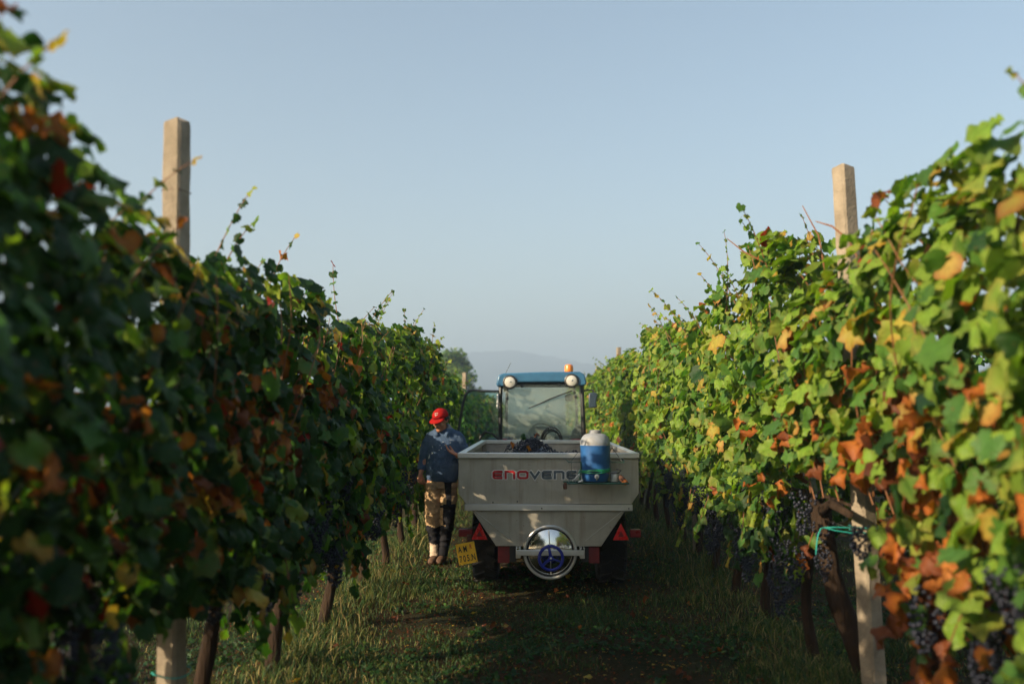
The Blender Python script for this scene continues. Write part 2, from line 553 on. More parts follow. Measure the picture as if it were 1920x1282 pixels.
# ------------------------------------------------------------------ ground, hills, haze
def ground_z(x, y):
    x = np.asarray(x, float); y = np.asarray(y, float)
    rut = -.035 * (np.exp(-((x - .78) / .2) ** 2) + np.exp(-((x + .48) / .2) ** 2))
    berm = .05 * (np.exp(-((x - 1.85) / .3) ** 2) + np.exp(-((x + 1.6) / .3) ** 2))
    near = np.exp(-((y - 15) / 40) ** 2)
    return (rut + berm + .022 * wob(x * 1.7, y * 1.7, 5)) * near
def axis_steps(lo, hi, fine_lo, fine_hi, fine, grow=1.16):
    xs = list(np.arange(fine_lo, fine_hi, fine))
    s = fine; x = xs[-1]
    while x < hi:
        s *= grow; x += s; xs.append(min(x, hi))
    s = fine; x = xs[0]
    while x > lo:
        s *= grow; x -= s; xs.insert(0, max(x, lo))
    return np.array(xs)
gx = axis_steps(-1280, 1280, -6, 7, .12); gy = axis_steps(-280, 1720, 1, 30, .15)
GX, GY = np.meshgrid(gx, gy)
V = np.stack([GX.ravel(), GY.ravel(), ground_z(GX, GY).ravel()], 1)
nx, ny = len(gx), len(gy)
I = (np.arange(ny - 1)[:, None] * nx + np.arange(nx - 1)[None, :]).ravel()
F = np.stack([I, I + 1, I + 1 + nx, I + nx], 1)
me = fast_mesh('ground', V, F, material=M['ground'])
g = bpy.data.objects.new('ground', me); COL.objects.link(g); tag(g, kind='structure')

hx = np.linspace(-1150, 1150, 460); hy = np.linspace(950, 1650, 40)
HX, HY = np.meshgrid(hx, hy)
t = (HY - 950) / 700
ridge = np.interp(HX, [-1150, -700, -420, -250, -150, -85, -20, 35, 75, 150, 300, 500, 1150], [24, 34, 48, 66, 82, 94, 96, 84, 78, 60, 42, 28, 20])
HZ = ridge * np.sin(np.clip(t * 1.15, 0, 1) * math.pi * .62) ** 1.2 + 3.0 * wob(HX * .05, HY * .03, 3) * (t > .03) + 2.6 * wob(HX * .25, HY * .2, 8) * (t > .05) - 1.5
HZ = np.minimum(HZ, 104)
V = np.stack([HX.ravel(), HY.ravel(), HZ.ravel()], 1)
I = (np.arange(39)[:, None] * 460 + np.arange(459)[None, :]).ravel()
F = np.stack([I, I + 1, I + 461, I + 460], 1)
me = fast_mesh('hill', V, F, material=M['hill'])
o = bpy.data.objects.new('hill', me); COL.objects.link(o); tag(o, kind='structure')

HAZE = .0019
mb = MB().box(-1300, 1300, -300, 1750, -4, 108)
hz = build('haze', mb, [], None, smooth=False)
hm = bpy.data.materials.new('morning_haze'); hm.use_nodes = True
hn = hm.node_tree; hn.nodes.remove(hn.nodes['Principled BSDF'])
pv = hn.nodes.new('ShaderNodeVolumePrincipled')
pv.inputs['Color'].default_value = (.44, .56, .72, 1)
pv.inputs['Density'].default_value = HAZE
pv.inputs['Anisotropy'].default_value = .1
hn.links.new(pv.outputs[0], hn.nodes['Material Output'].inputs['Volume'])
hz.data.materials.clear(); hz.data.materials.append(hm)
tag(hz, kind='stuff')

# ------------------------------------------------------------------ leaves
def leaf_outline(hi, r):
    if hi:
        ctrl = [(0, 1.0), (9, .88), (18, .86), (29, .77), (40, .80), (51, .90), (62, .82), (74, .78), (86, .75), (98, .74), (112, .80), (126, .70), (142, .66), (158, .56), (171, .22)]
    else:
        ctrl = [(0, 1.0), (30, .78), (52, .90), (86, .76), (116, .80), (150, .62), (174, .2)]
    pts = []
    for sgn in (1, -1):
        seq = ctrl if sgn == 1 else ctrl[:0:-1]
        for a, q in seq:
            q *= r.uniform(.9, 1.08)
            an = math.radians(a) * sgn
            pts.append((math.sin(an) * q, -math.cos(an) * q))
    return pts          # petiole joint at the origin, tip towards -y
def leaf_template(hi, r, curl=.25):
    o = leaf_outline(hi, r)
    n = len(o)
    a, b, c = r.uniform(-.1, .1), r.uniform(.3, 1.0) * curl, r.uniform(-.2, .9) * curl
    def z(x, y, k=1.0):
        return -b * x * x * 1.0 + a * x + .18 * abs(x) * (1 - b) - c * y * y * .7 * (1 if y < 0 else .3) + k * curl * .35 * math.sin(5 * x + 3 * y + c * 9)
    vs = [(0, 0, 0)]
    rim = [0]
    fs = []
    if hi:
        inner = [(x * .55, y * .55) for x, y in o[::2]]
        m_ = len(inner)
        for x, y in inner: vs.append((x, y, z(x, y, .5))); rim.append(.35)
        for x, y in o: vs.append((x, y, z(x, y) + r.uniform(-.07, .07))); rim.append(1)
        for i in range(m_):
            fs.append((0, 1 + (i + 1) % m_, 1 + i))
        for i in range(n):
            a_, b_ = i // 2 % m_, ((i + 1) % n) // 2 % m_
            if (i + 1) % n == 0: b_ = 0
            fs.append((1 + a_, 1 + m_ + (i + 1) % n, 1 + m_ + i))
            if a_ != b_: fs.append((1 + a_, 1 + b_, 1 + m_ + (i + 1) % n))
    else:
        for x, y in o: vs.append((x, y, z(x, y) + r.uniform(-.04, .04))); rim.append(1)
        for i in range(n): fs.append((0, 1 + (i + 1) % n, 1 + i))
    vs = np.array(vs, float)
    if curl > .8:       # dry leaves are rolled up lengthwise
        w_ = vs[:, 0].copy(); k_ = r.uniform(1.3, 2.1)
        vs[:, 2] += (1 - np.cos(w_ * k_)) / k_ * r.choice([-1, 1]); vs[:, 0] = np.sin(w_ * k_) / k_
        vs[:, 0] += .12 * np.sin(vs[:, 1] * 4 + k_ * 5)
    return vs, np.array(fs, int), np.array(rim, float)

# colour kinds: body colour, rim colour
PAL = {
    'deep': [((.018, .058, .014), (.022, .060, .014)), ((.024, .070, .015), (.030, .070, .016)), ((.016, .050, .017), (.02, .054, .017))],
    'green': [((.070, .165, .024), (.080, .165, .025)), ((.085, .180, .030), (.12, .16, .03)), ((.060, .150, .030), (.065, .14, .03))],
    'lime': [((.165, .275, .032), (.185, .27, .034)), ((.20, .285, .040), (.24, .24, .04)), ((.145, .260, .030), (.17, .25, .03))],
    'yellow': [((.38, .32, .055), (.36, .20, .03)), ((.42, .30, .08), (.30, .13, .03))],
    'orange': [((.40, .135, .022), (.28, .07, .015)), ((.44, .17, .04), (.35, .10, .02))],
    'rust': [((.20, .060, .020), (.13, .035, .012)), ((.15, .042, .018), (.09, .03, .012))],
    'red': [((.30, .020, .012), (.22, .012, .01)), ((.24, .03, .012), (.30, .015, .01))],
}
KINDS = list(PAL)
LR = random.Random(3)
HI = {k: [] for k in KINDS}
for k in KINDS:
    for i in range(5):
        dry = k in ('rust', 'orange')
        v, f, rim = leaf_template(True, LR, .95 if dry else LR.uniform(.25, .7))
        c0, c1 = PAL[k][i % len(PAL[k])]
        q = rim[:, None] ** 1.5
        cols = np.array(c0) * (1 - q) + np.array(c1) * q
        HI[k].append(fast_mesh('leaf_' + k, v, f, cols, M['leaf']))
LO = [leaf_template(False, LR, .5) for _ in range(10)]
LODRY = [leaf_template(False, LR, .95) for _ in range(5)]

def frames(nrm, tip):
    nrm = nrm / np.linalg.norm(nrm, axis=1, keepdims=True)
    t_ = tip - nrm * np.sum(tip * nrm, 1, keepdims=True)
    t_ /= np.linalg.norm(t_, axis=1, keepdims=True) + 1e-9
    y = -t_
    x = np.cross(y, nrm)
    return np.stack([x, y, nrm], 2)      # columns

def leaves_mesh(name, P, Rm, S, kinds, seed):
    """one mesh of many small leaves"""
    r = np.random.default_rng(seed)
    Vs, Fs, Cs = [], [], []
    off = 0
    dry = np.isin(kinds, [KINDS.index('rust'), KINDS.index('orange')])
    pick = r.integers(0, 10, len(P))
    for grp, lib in ((False, LO), (True, LODRY)):
        for ti, (tv, tf, rim) in enumerate(lib):
            idx = np.where((dry == grp) & (pick % len(lib) == ti))[0]
            if not len(idx): continue
            k = len(tv)
            VV = np.einsum('nij,kj->nki', Rm[idx], tv) * S[idx, None, None] + P[idx, None, :]
            FF = tf[None] + (np.arange(len(idx)) * k)[:, None, None] + off
            c0 = np.array([PAL[KINDS[j]][r.integers(0, len(PAL[KINDS[j]]))][0] for j in kinds[idx]])
            c1 = np.array([PAL[KINDS[j]][r.integers(0, len(PAL[KINDS[j]]))][1] for j in kinds[idx]])
            br = r.uniform(.75, 1.25, (len(idx), 1))
            q = (rim ** 1.5)[None, :, None]
            CC = (c0 * br)[:, None, :] * (1 - q) + (c1 * br)[:, None, :] * q
            Vs.append(VV.reshape(-1, 3)); Fs.append(FF.reshape(-1, 3)); Cs.append(CC.reshape(-1, 3))
            off += len(idx) * k
    return fast_mesh(name, np.concatenate(Vs), np.concatenate(Fs), np.concatenate(Cs), M['leaf'])

# ------------------------------------------------------------------ grape bunches
def ico(sub):
    bm = bmesh.new(); bmesh.ops.create_icosphere(bm, subdivisions=sub, radius=1)
    v = np.array([q.co[:] for q in bm.verts]); f = np.array([[q.index for q in p.verts] for p in bm.faces]); bm.free()
    return v, f
IV, IF = ico(1)
IV2, IF2 = ico(2)
def berries(centres, rad, name, iv=IV, iff=IF):
    k = len(iv)
    V = (iv[None] * rad[:, None, None] + centres[:, None, :]).reshape(-1, 3)
    F = (iff[None] + (np.arange(len(centres)) * k)[:, None, None]).reshape(-1, 3)
    return fast_mesh(name, V, F, material=M['grape'])
def bunch_mesh(seed, hi):
    r = np.random.default_rng(seed)
    L = r.uniform(.15, .21); n = 62
    pts = []
    for i in range(n * 4):
        h = r.uniform(0, 1) ** .8
        rad = .052 * (1 - h) ** .55 * (.85 + .3 * math.sin(seed + h * 7)) + .006
        a = r.uniform(0, 6.28)
        q = np.array([math.cos(a) * rad, math.sin(a) * rad, -.03 - h * L])
        if all(np.sum((q - p) ** 2) > .0135 ** 2 for p in pts): pts.append(q)
        if len(pts) >= n: break
    c = np.array(pts)
    return berries(c, r.uniform(.0078, .0098, len(c)), 'grape_bunch', IV2 if hi else IV, IF2 if hi else IF)
BUNCH = [bunch_mesh(i, False) for i in range(6)]

# ------------------------------------------------------------------ vines
def add_leaf_objects(root, P, Rm, S, kinds, r):
    org = ORIG[root.name]
    for i in range(len(P)):
        me_ = HI[KINDS[kinds[i]]][r.integers(0, 5)]
        o = bpy.data.objects.new('leaf', me_)
        m = Matrix([[*(Rm[i][a] * S[i]), P[i][a] - org[a]] for a in range(3)] + [[0, 0, 0, 1]])
        o.parent = root
        o.matrix_local = m
        COL.objects.link(o)

def colour_pick(r, n, row, y, z, u, top):
    """u>0 aisle side"""
    p = np.zeros((n, len(KINDS)))
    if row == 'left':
        base = [.72, .17, .035, .028, .020, .015, .008]  # mostly the deep tone: this row's shade is painted into its leaves
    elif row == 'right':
        base = [.05, .45, .45, .030, .012, .008, .001]  # large lime share paints the sunlight into this row's leaves
    else:
        base = [.4, .4, .1, .05, .03, .02, 0]
    p[:] = base
    if row == 'right':
        low = np.clip((1.95 - z) / .7, 0, 1) * np.clip((6.0 - y) / 2.0, 0, 1) * np.clip(.40 + wob(y * 4, z * 4, 78), 0, 1)
        p[:, 4] += low * .95; p[:, 5] += low * .60
        low2 = np.clip((1.3 - z) / .5, 0, 1)
        p[:, 0] += low2 * .4; p[:, 3] += .03
        nearc = np.clip((5.0 - y) / 1.5, 0, 1)
        p[:, 4] += nearc * .04; p[:, 3] += nearc * .03
    if row == 'left':
        patch = np.clip(wob(y * 3.2, z * 3.2, 77) - .35, 0, 1) * np.clip((11 - y) / 4, .15, 1)
        p[:, 5] += patch * .45; p[:, 4] += patch * .28; p[:, 6] += patch * .12; p[:, 3] += patch * .12
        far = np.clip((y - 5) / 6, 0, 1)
        p[:, 1] += far * .7; p[:, 2] += far * .55; p[:, 3] += far * .06  # farther leaves coloured lighter to look sunlit
    topz = np.clip((z - top + .35) / .35, 0, 1)
    p[:, 2] += topz * .25; p[:, 3] += topz * .12
    p = np.clip(p, 0, None)
    p /= p.sum(1, keepdims=True)
    cum = np.cumsum(p, 1)
    return np.minimum((r.random(n)[:, None] > cum).sum(1), len(KINDS) - 1)

def top_height(row, y):
    y = np.asarray(y, float)
    if row == 'left':
        return 2.48 + .15 * wob(y * 1.6, y * 0, 21) - .45 / (1 + np.exp(-(y - 14.8) * 1.2)) + .24 * np.exp(-((y - 2.05) / .5) ** 2) - .16 * np.exp(-((y - 3.6) / .7) ** 2)
    if row == 'right':
        return 2.66 + .13 * wob(y * 1.6, y * 0, 22) + .22 * np.exp(-((y - 6.4) / .8) ** 2) - .38 * np.exp(-((y - 5.0) / .4) ** 2)
    return 2.6 + .15 * wob(y * 1.3, y * 0, 23)

ROWX = {'left': -1.60, 'right': 1.83, 'far': 5.35}
AISLE = {'left': 1, 'right': -1, 'far': -1}
def vine(row, y, span, n_leaf, n_obj, label, group, seed, n_bunch=0, canes=0, trunk_r=.04, size=1.0, shoots=4):
    r = np.random.default_rng(seed)
    q = random.Random(seed)
    X = ROWX[row]; side = AISLE[row]
    gz = float(ground_z(X, y))
    root = thing('grapevine', (X, y, gz), label, 'grapevine', group)
    # trunk
    lean = q.uniform(-.16, .16); lx = q.uniform(-.05, .05); bx_ = by_ = 0
    if row == 'right' and abs(y - 5.22) < .1: lean, lx, bx_, by_, trunk_r = 0, -.27, .17, .42, .052
    pts = []
    for k in range(7):
        h = k / 6
        pts.append((X + bx_ + lx * h + .03 * math.sin(h * 6 + seed), y + by_ + lean * h + .035 * math.sin(h * 5 + seed * 2), gz - .05 + h * 1.05))
    rad = [trunk_r * (1.45 - .55 * (k / 6) + (.14 if k % 2 else 0)) for k in range(7)]
    rad[-1] *= 1.35
    mb = MB().tube(pts, rad, seg=9)
    for sg in (-1, 1):
        p0 = Vector(pts[-1])
        mb.tube([p0, p0 + Vector((0, sg * .2, .08)), p0 + Vector((q.uniform(-.04, .04), sg * span * .5, .06))], [trunk_r * .8, trunk_r * .55, trunk_r * .4], seg=7)
    if row != 'far':
        for v in range(len(mb.v)):
            x_, y_, z_ = mb.v[v]
            d = mnoise.noise(Vector((x_ * 26, y_ * 26, z_ * 7))) * trunk_r * .35
            c = Vector((x_ - X, y_ - y, 0))
            if c.length > 1e-4: c.normalize()
            mb.v[v] = (x_ + c.x * d, y_ + c.y * d, z_)
    build('trunk', mb, M['bark'], root, angle=60)
    # leaf positions in the hedge volume
    n = int(n_leaf * 2.3)
    yy = y + r.uniform(-span / 2, span / 2, n)
    tp = top_height(row, yy)
    bot = .80 + .10 * wob(yy * 3, yy * 0, 31) + (.12 * wob(yy * 7, yy * 0, 33))
    if row == 'right': bot = bot - .02
    if row == 'left': bot = bot - .13 + .12 * np.clip((6.5 - yy) / 2, 0, 1) * (.6 + .6 * wob(yy * 2.4, yy * 0, 35))
    zz = bot + (tp - bot) * r.uniform(0, 1, n) ** .93
    h = (zz - bot) / (tp - bot)
    wdt = .40 * (1 - .35 * np.abs(h - .45) * 1.3) * (1 + .26 * wob(yy * 2.6, zz * 2.6, 41 + (row == 'right')))
    if row == 'right': wdt = wdt * 1.0
    sgn = np.where(r.random(n) < .62, 1, -1)
    shell = 1 - np.abs(r.normal(0, .30, n))
    inner = r.random(n) < .22
    shell = np.where(inner, r.uniform(-.8, .8, n), shell)
    u = sgn * wdt * shell
    keep = (wob(yy * 4.3, zz * 4.3, 51 + (row == 'right')) + .55 * wob(u * 9, yy * 6 + zz * 5, 52)) > (-.86 + .55 * (h > .62) - .20 * (row == 'right'))
    x = X + side * u
    # room for the worker beside the vines, and for the open cab door
    if row == 'left':
        # thin spots through which the low sun reaches the worker's face and legs
        for hx_, hy_, hz_, rr_, pr_0 in ((-1.06, 9.90, 1.55, .17, 1.0), (-1.07, 9.95, .75, .22, .6), (-1.0, 9.95, .35, .25, .7), (-.45, 8.3, .95, .10, .5), (.1, 8.3, .62, .12, .5), (-.2, 8.3, 1.15, .09, .5), (.5, 8.2, 1.3, .16, .6), (.35, 8.3, .9, .09, .5), (-.1, 8.3, .8, .09, .5)):
            v0 = np.stack([x - hx_, yy - hy_, zz - hz_], 1); sd = np.array(sun_dir[:])
            al = v0 @ sd; perp = np.linalg.norm(v0 - al[:, None] * sd, axis=1)
            keep &= ~((al > 0) & (perp < rr_) & (r.random(n) < pr_0))
        keep &= ~((x > -1.36) & (yy > 8.9) & (yy < 10.9) & (zz < 2.1))
        keep &= ~((x > -1.22) & (yy > 12.6) & (yy < 15))
    if row == 'left': keep &= ~((zz < .86) & (yy > 3.0) & (yy < 4.4) & (x > -1.66))
    if row == 'right':
        keep &= ~((zz < 1.36) & (yy > 3.95) & (yy < 5.7) & (x < 2.05))
        keep &= ~((zz > 2.35) & (yy > 4.6) & (yy < 5.5))
    idx = np.where(keep)[0][:n_leaf]
    P = np.stack([x, yy, zz], 1)[idx]; u_ = u[idx]; h_ = h[idx]; tp_ = tp[idx]
    n = len(P)
    out = np.sign(u_)[:, None] * np.array([[side, 0, 0]])
    N = out * r.uniform(.5, 1.2, (n, 1)) + np.array([[0, 0, 1]]) * (.35 + .7 * (h_[:, None] > .85)) + r.normal(0, .42, (n, 3))
    T = np.array([[0, 0, -1.0]]) + out * .35 + r.normal(0, .42, (n, 3))
    S = r.uniform(.056, .098, n) * size * r.choice([.7, .9, 1.0, 1.15], n) * (np.where(yy[idx] < 4.6, .80, .95) if row == 'left' else 1.0)
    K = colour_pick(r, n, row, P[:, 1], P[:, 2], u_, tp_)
    # shoots that stick out of the top and side, with leaves along them
    Ps, Ns, Ts, Ss = [], [], [], []
    cane_mbs = []
    for s_ in range(shoots):
        sy = y + q.uniform(-span / 2, span / 2)
        th = float(top_height(row, sy))
        L = q.choice([.05, .08, .1, .14, .2, .3, .48]) * (.6 if y > 12 else 1)
        dirv = Vector((side * q.uniform(-.3, .6), q.uniform(-.7, .7), q.uniform(.6, 1.1))).normalized()
        p = Vector((X + side * q.uniform(-.15, .3), sy, th - .30))
        path = [p.copy()]
        steps = max(3, int((L + .25) / .075))
        for k in range(steps):
            p = p + dirv * .075
            dirv = (dirv + Vector((side * .03, q.uniform(-.1, .1), -.10 * (k / steps)))).normalized()
            path.append(p.copy())
            if k > 0 or True:
                Ps.append(p[:]); sz = q.uniform(.03, .068) * (1.05 - .5 * k / steps) * size
                Ns.append((q.uniform(-1, 1), q.uniform(-1, .4), q.uniform(-.1, 1))); Ts.append((q.uniform(-1, 1), q.uniform(-1, 1), -.7)); Ss.append(sz)
        cane_mbs.append((path, .0042))
    for s_ in range(canes):
        sy = y + q.uniform(-span / 2, span / 2)
        p = Vector((X + side * q.uniform(-.05, .15), sy, q.uniform(.95, 1.5)))
        path = [p.copy()]
        dirv = Vector((side * q.uniform(.1, .35), q.uniform(-.35, .35), 1)).normalized()
        for k in range(10):
            p = p + dirv * .13
            if p.z > float(top_height(row, p.y)) - .08: break
            lim = .18
            dirv = (dirv + Vector((q.uniform(-.12, .12) - side * .5 * max(0, (p.x - X) * side - lim), q.uniform(-.2, .2), 0))).normalized()
            path.append(p.copy())
        cane_mbs.append((path, .0048))
    # low hanging sprays at the fruit zone
    for s_ in range((9 if row == 'left' else 5) if n_obj else 1):
        sy = y + q.uniform(-span / 2, span / 2)
        if (row == 'right' and 4.1 < sy < 5.35) or (row == 'left' and 3.2 < sy < 4.1): continue
        p = Vector((X + side * q.uniform(-.1, .38), sy, .95))
        dirv = Vector((side * q.uniform(0, .4), q.uniform(-.4, .4), -1)).normalized()
        path = [p.copy()]
        for k in range(q.randint(3, 7)):
            p = p + dirv * .07
            path.append(p.copy())
            Ps.append(p[:]); Ss.append(q.uniform(.045, .08) * size)
            Ns.append((side * 1.0, q.uniform(-.6, .3), q.uniform(-.1, .6))); Ts.append((q.uniform(-.5, .5), q.uniform(-.5, .5), -1))
        if n_obj: cane_mbs.append((path, .0035))
    if Ps:
        P2 = np.array(Ps); P = np.concatenate([P, P2]); N = np.concatenate([N, np.array(Ns)]); T = np.concatenate([T, np.array(Ts)]); S = np.concatenate([S, np.array(Ss)])
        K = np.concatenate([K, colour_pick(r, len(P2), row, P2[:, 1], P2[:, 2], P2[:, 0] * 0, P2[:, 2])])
        u_ = np.concatenate([u_, np.full(len(P2), .5)])
    T = np.where(np.isin(K, [4, 5])[:, None], T + np.array([[0, 0, -1.2]]), T)
    Rm = frames(N, T)
    # those nearest the aisle that show largest become leaf parts of their own
    if n_obj:
        score = u_ + .10 * r.random(len(P)) - np.where(P[:, 1] < 1.2, 5, 0) + .25 * (P[:, 2] > top_height(row, P[:, 1]) - .1)
        order = np.argsort(-score)
        a, b = order[:n_obj], order[n_obj:]
        add_leaf_objects(root, P[a], Rm[a], S[a] * 1.04, K[a], r)
    else:
        b = np.arange(len(P))
    org = ORIG[root.name]
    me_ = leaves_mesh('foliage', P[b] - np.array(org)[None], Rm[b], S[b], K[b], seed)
    o = bpy.data.objects.new('foliage', me_); link(o, root); tag(o, kind='stuff')
    # canes
    if n_obj:
        for path, rad in cane_mbs:
            nn = len(path)
            build('cane', MB().tube(path, [rad * (1.1 - .7 * k / nn) for k in range(nn)], seg=5, cap='flat'), M['cane'], root)
    elif cane_mbs:
        mb = MB()
        for path, rad in cane_mbs:
            mb.tube(path, rad, seg=4, cap='flat')
        tag(build('canes', mb, M['cane'], root), kind='stuff')
    # grapes
    for k in range(n_bunch):
        by = y + q.uniform(-span / 2, span / 2)
        if (row == 'right' and 4.2 < by < 5.3) or (row == 'left' and 3.1 < by < 4.2): continue
        o = bpy.data.objects.new('grape_bunch', BUNCH[q.randrange(6)])
        low = q.random() < .3
        o.location = Vector((X + side * q.uniform(.05, .40), by, q.uniform(.72, .9) if low else q.uniform(.85, 1.25))) - org
        s_ = q.uniform(.8, 1.3)
        o.scale = (s_, s_, s_ * q.uniform(.9, 1.15)); o.rotation_euler = (q.uniform(-.12, .12), q.uniform(-.12, .12), q.uniform(0, 6))
        o.parent = root; COL.objects.link(o)
    return root

def trunk_ys(first, span, stop): 
    out = []; y = first
    while y < stop:
        out.append(y); y += span
    return out

LSPAN = 1.35
left_ys = [5.76 + LSPAN * k for k in range(-5, 27)]
def left_label(y):
    t = [(-.5, 'unseen grapevine behind the camera, added to the left row for its shadow'),
         (.9, 'unseen grapevine beside the camera, added to the left row for its shadow'),
         (2.2, 'dark grapevine filling the left edge of the picture below the tallest shoots'),
         (3.5, 'dark grapevine with holes of sky just in front of the left concrete post'),
         (4.8, 'dark grapevine growing around and behind the left concrete post'),
         (6.2, 'dark grapevine with rust and red leaves, first trunk beyond the left concrete post'),
         (7.5, 'dark grapevine second beyond the left concrete post, above tall grass'),
         (8.8, 'grapevine with a bare trunk in sunlit grass just before the worker'),
         (10.2, 'grapevine directly behind the worker in the red cap'),
         (11.5, 'first grapevine past the worker in the red cap in the left row'),
         (12.9, 'second grapevine past the worker in the red cap in the left row'),
         (14.2, 'left-row grapevine seen through the open glass cab door')]
    for a, l in t:
        if y < a: return l, 'grapevines of the left row'
    return 'distant grapevine of the left row beyond the tractor cab door', 'distant grapevines of the left row'
for i, y in enumerate(left_ys):
    l, gname = left_label(y)
    if y < 1.2: vine('left', y, LSPAN, 900, 0, l, gname, 100 + i, n_bunch=0, shoots=4)  # off-camera vines, added for the shade they cast across the lane
    elif y < 7.4: vine('left', y, LSPAN + .1, 1650, 290, l, gname, 100 + i, n_bunch=11, canes=7, trunk_r=.031, shoots=7)
    elif y < 13: vine('left', y, LSPAN + .1, 1050, 200, l, gname, 100 + i, n_bunch=8, canes=4, trunk_r=.028, shoots=6)
    elif y < 20: vine('left', y, LSPAN + .1, 620, 70, l, gname, 100 + i, n_bunch=0, canes=0, trunk_r=.028, shoots=6, size=1.05)
    else: vine('left', y, LSPAN + .1, 380, 0, l, gname, 100 + i, size=1.3, shoots=3)

right_ys = [2.0, 3.1, 4.15, 5.22, 6.2, 7.25] + [7.25 + 1.05 * k for k in range(1, 32)]
def right_label(y):
    t = [(2.5, 'sunlit grapevine at the near end of the right row, outside the picture edge'),
         (3.6, 'blurred grapevine with big dry orange leaves at the right edge of the picture'),
         (4.6, 'grapevine with curled rust leaves and blue grapes just in front of the right concrete post'),
         (5.6, 'grapevine with the thick twisted trunk leaning behind the right concrete post'),
         (6.7, 'grapevine with long hanging grape bunches just past the right concrete post'),
         (7.6, 'grapevine whose thin trunk stands beside a black stake in tall dry grass'),
         (8.7, 'grapevine first past the trunk with the black stake in the right row'),
         (9.7, 'grapevine second past the trunk with the black stake in the right row'),
         (10.8, 'grapevine of the right row level with the front part of the trailer'),
         (11.9, 'grapevine of the right row level with the gap between trailer and tractor'),
         (13.2, 'grapevine of the right row level with the tractor cab'),
         (14.3, 'grapevine of the right row just past the tractor mirror')]
    for a, l in t:
        if y < a: return l, 'grapevines of the right row'
    return 'distant sunlit grapevine of the right row beyond the tractor mirror', 'distant grapevines of the right row'
for i, y in enumerate(right_ys):
    l, gname = right_label(y)
    if y < 8: vine('right', y, 1.18, 760, 270, l, gname, 300 + i, n_bunch=13, canes=4, trunk_r=.046 if abs(y - 5.22) < .1 else .026, shoots=6)
    elif y < 13: vine('right', y, 1.15, 660, 190, l, gname, 300 + i, n_bunch=8, canes=4, trunk_r=.026, shoots=6)
    elif y < 20: vine('right', y, 1.15, 520, 70, l, gname, 300 + i, n_bunch=2, trunk_r=.026, shoots=6, size=1.05)
    else: vine('right', y, 1.15, 340, 0, l, gname, 300 + i, size=1.3, shoots=3)
for i, y in enumerate(np.arange(6, 32, 1.6)):
    vine('far', float(y), 1.75, 330, 0, 'grapevine of the next row, seen only through gaps under the right row', 'grapevines of the row beyond the right row', 500 + i, size=1.35, shoots=2)

# ------------------------------------------------------------------ concrete posts, wires, ties
def post(x, y, H, w_, d_, rz, label, lean=(0, 0), base=None):
    gz = float(ground_z(x, y))
    root = thing('concrete_post', (x, y, gz), label, 'post', 'concrete trellis posts')
    n = 26
    vs = []
    c, s_ = math.cos(rz), math.sin(rz)
    b = .012
    sect = [(-w_/2 + b, -d_/2), (w_/2 - b, -d_/2), (w_/2, -d_/2 + b), (w_/2, d_/2 - b), (w_/2 - b, d_/2), (-w_/2 + b, d_/2), (-w_/2, d_/2 - b), (-w_/2, -d_/2 + b)]
    q = random.Random(int(y * 10))
    hs = [-.1] + [H * k / n for k in range(1, n)] + [H - .022, H]
    for h in hs:
        k_ = (1 - .06 * h / H) * (.94 if h == H else 1)
        for a, e in sect:
            a2 = a * k_ + q.uniform(-.0025, .0025); e2 = e * k_ + q.uniform(-.0025, .0025)
            vs.append((x + a2 * c - e2 * s_ + lean[0] * h, y + a2 * s_ + e2 * c + lean[1] * h, gz + h + (q.uniform(-.012, .006) if h == H else 0)))
    fs = []
    for i in range(len(hs) - 1):
        for k in range(8):
            fs.append((i * 8 + k, i * 8 + (k + 1) % 8, (i + 1) * 8 + (k + 1) % 8, (i + 1) * 8 + k))
    fs.append(tuple(range(len(hs) * 8 - 8, len(hs) * 8)))
    build('shaft', MB().add(vs, fs), M['concrete'], root, angle=30)
    for hz_ in (1.02, 1.52, 2.07, 2.62):
        if hz_ < H - .1:
            xx_, yy_ = x + lean[0] * hz_, y + lean[1] * hz_
            build('wire_clip', MB().tube([(xx_ + (w_ / 2 + .006) * math.cos(rz + a) * 1.18, yy_ + (w_ / 2 + .006) * math.sin(rz + a) * 1.18, gz + hz_) for a in [math.pi / 4 + math.pi / 2 * k for k in range(4)]], .0022, seg=5, closed=True), M['rust'], root)
    return root
post(-1.582, 4.06, 2.95, .098, .100, R(-14), 'tall square concrete post rising from the dark left row, bluish on its right side', (-.018, 0))
rp_ = post(1.945, 5.38, 3.08, .105, .110, R(24), 'tall concrete post with a lichen patch, turquoise twine tied low, in the right row', (-.030, .004))
post(-1.6, 14.3, 2.35, .08, .085, R(-10), 'concrete post in the left row behind the open cab door')
post(-1.45, 19.2, 2.45, .09, .085, R(-10), 'small far concrete post between the left vines and the tractor cab')
post(1.85, 10.5, 2.45, .08, .085, R(15), 'concrete post hidden among the right vines level with the trailer')
post(1.85, 15.7, 2.45, .08, .085, R(15), 'concrete post hidden among the right vines beyond the tractor')
post(1.95, 20.8, 3.08, .10, .085, R(15), 'small far post top sticking out above the right row over the tractor')

for row, x in (('left', -1.6), ('right', 1.85)):
    for z, lv in ((1.0, 'lowest'), (1.5, 'middle'), (2.05, 'upper')):
        pts = [(x + .05 * AISLE[row], yy, z - .012 * math.sin((yy % 5.14) / 5.14 * math.pi)) for yy in np.arange(-1, 44, 1.3)]
        o = build('trellis_wire', MB().tube(pts, .0016, seg=5, cap='flat'), M['wire'], None, origin=(x, 0, z))
        tag(o, '%s trellis wire strung along the %s row of vines' % (lv, row), 'wire', 'trellis wires')

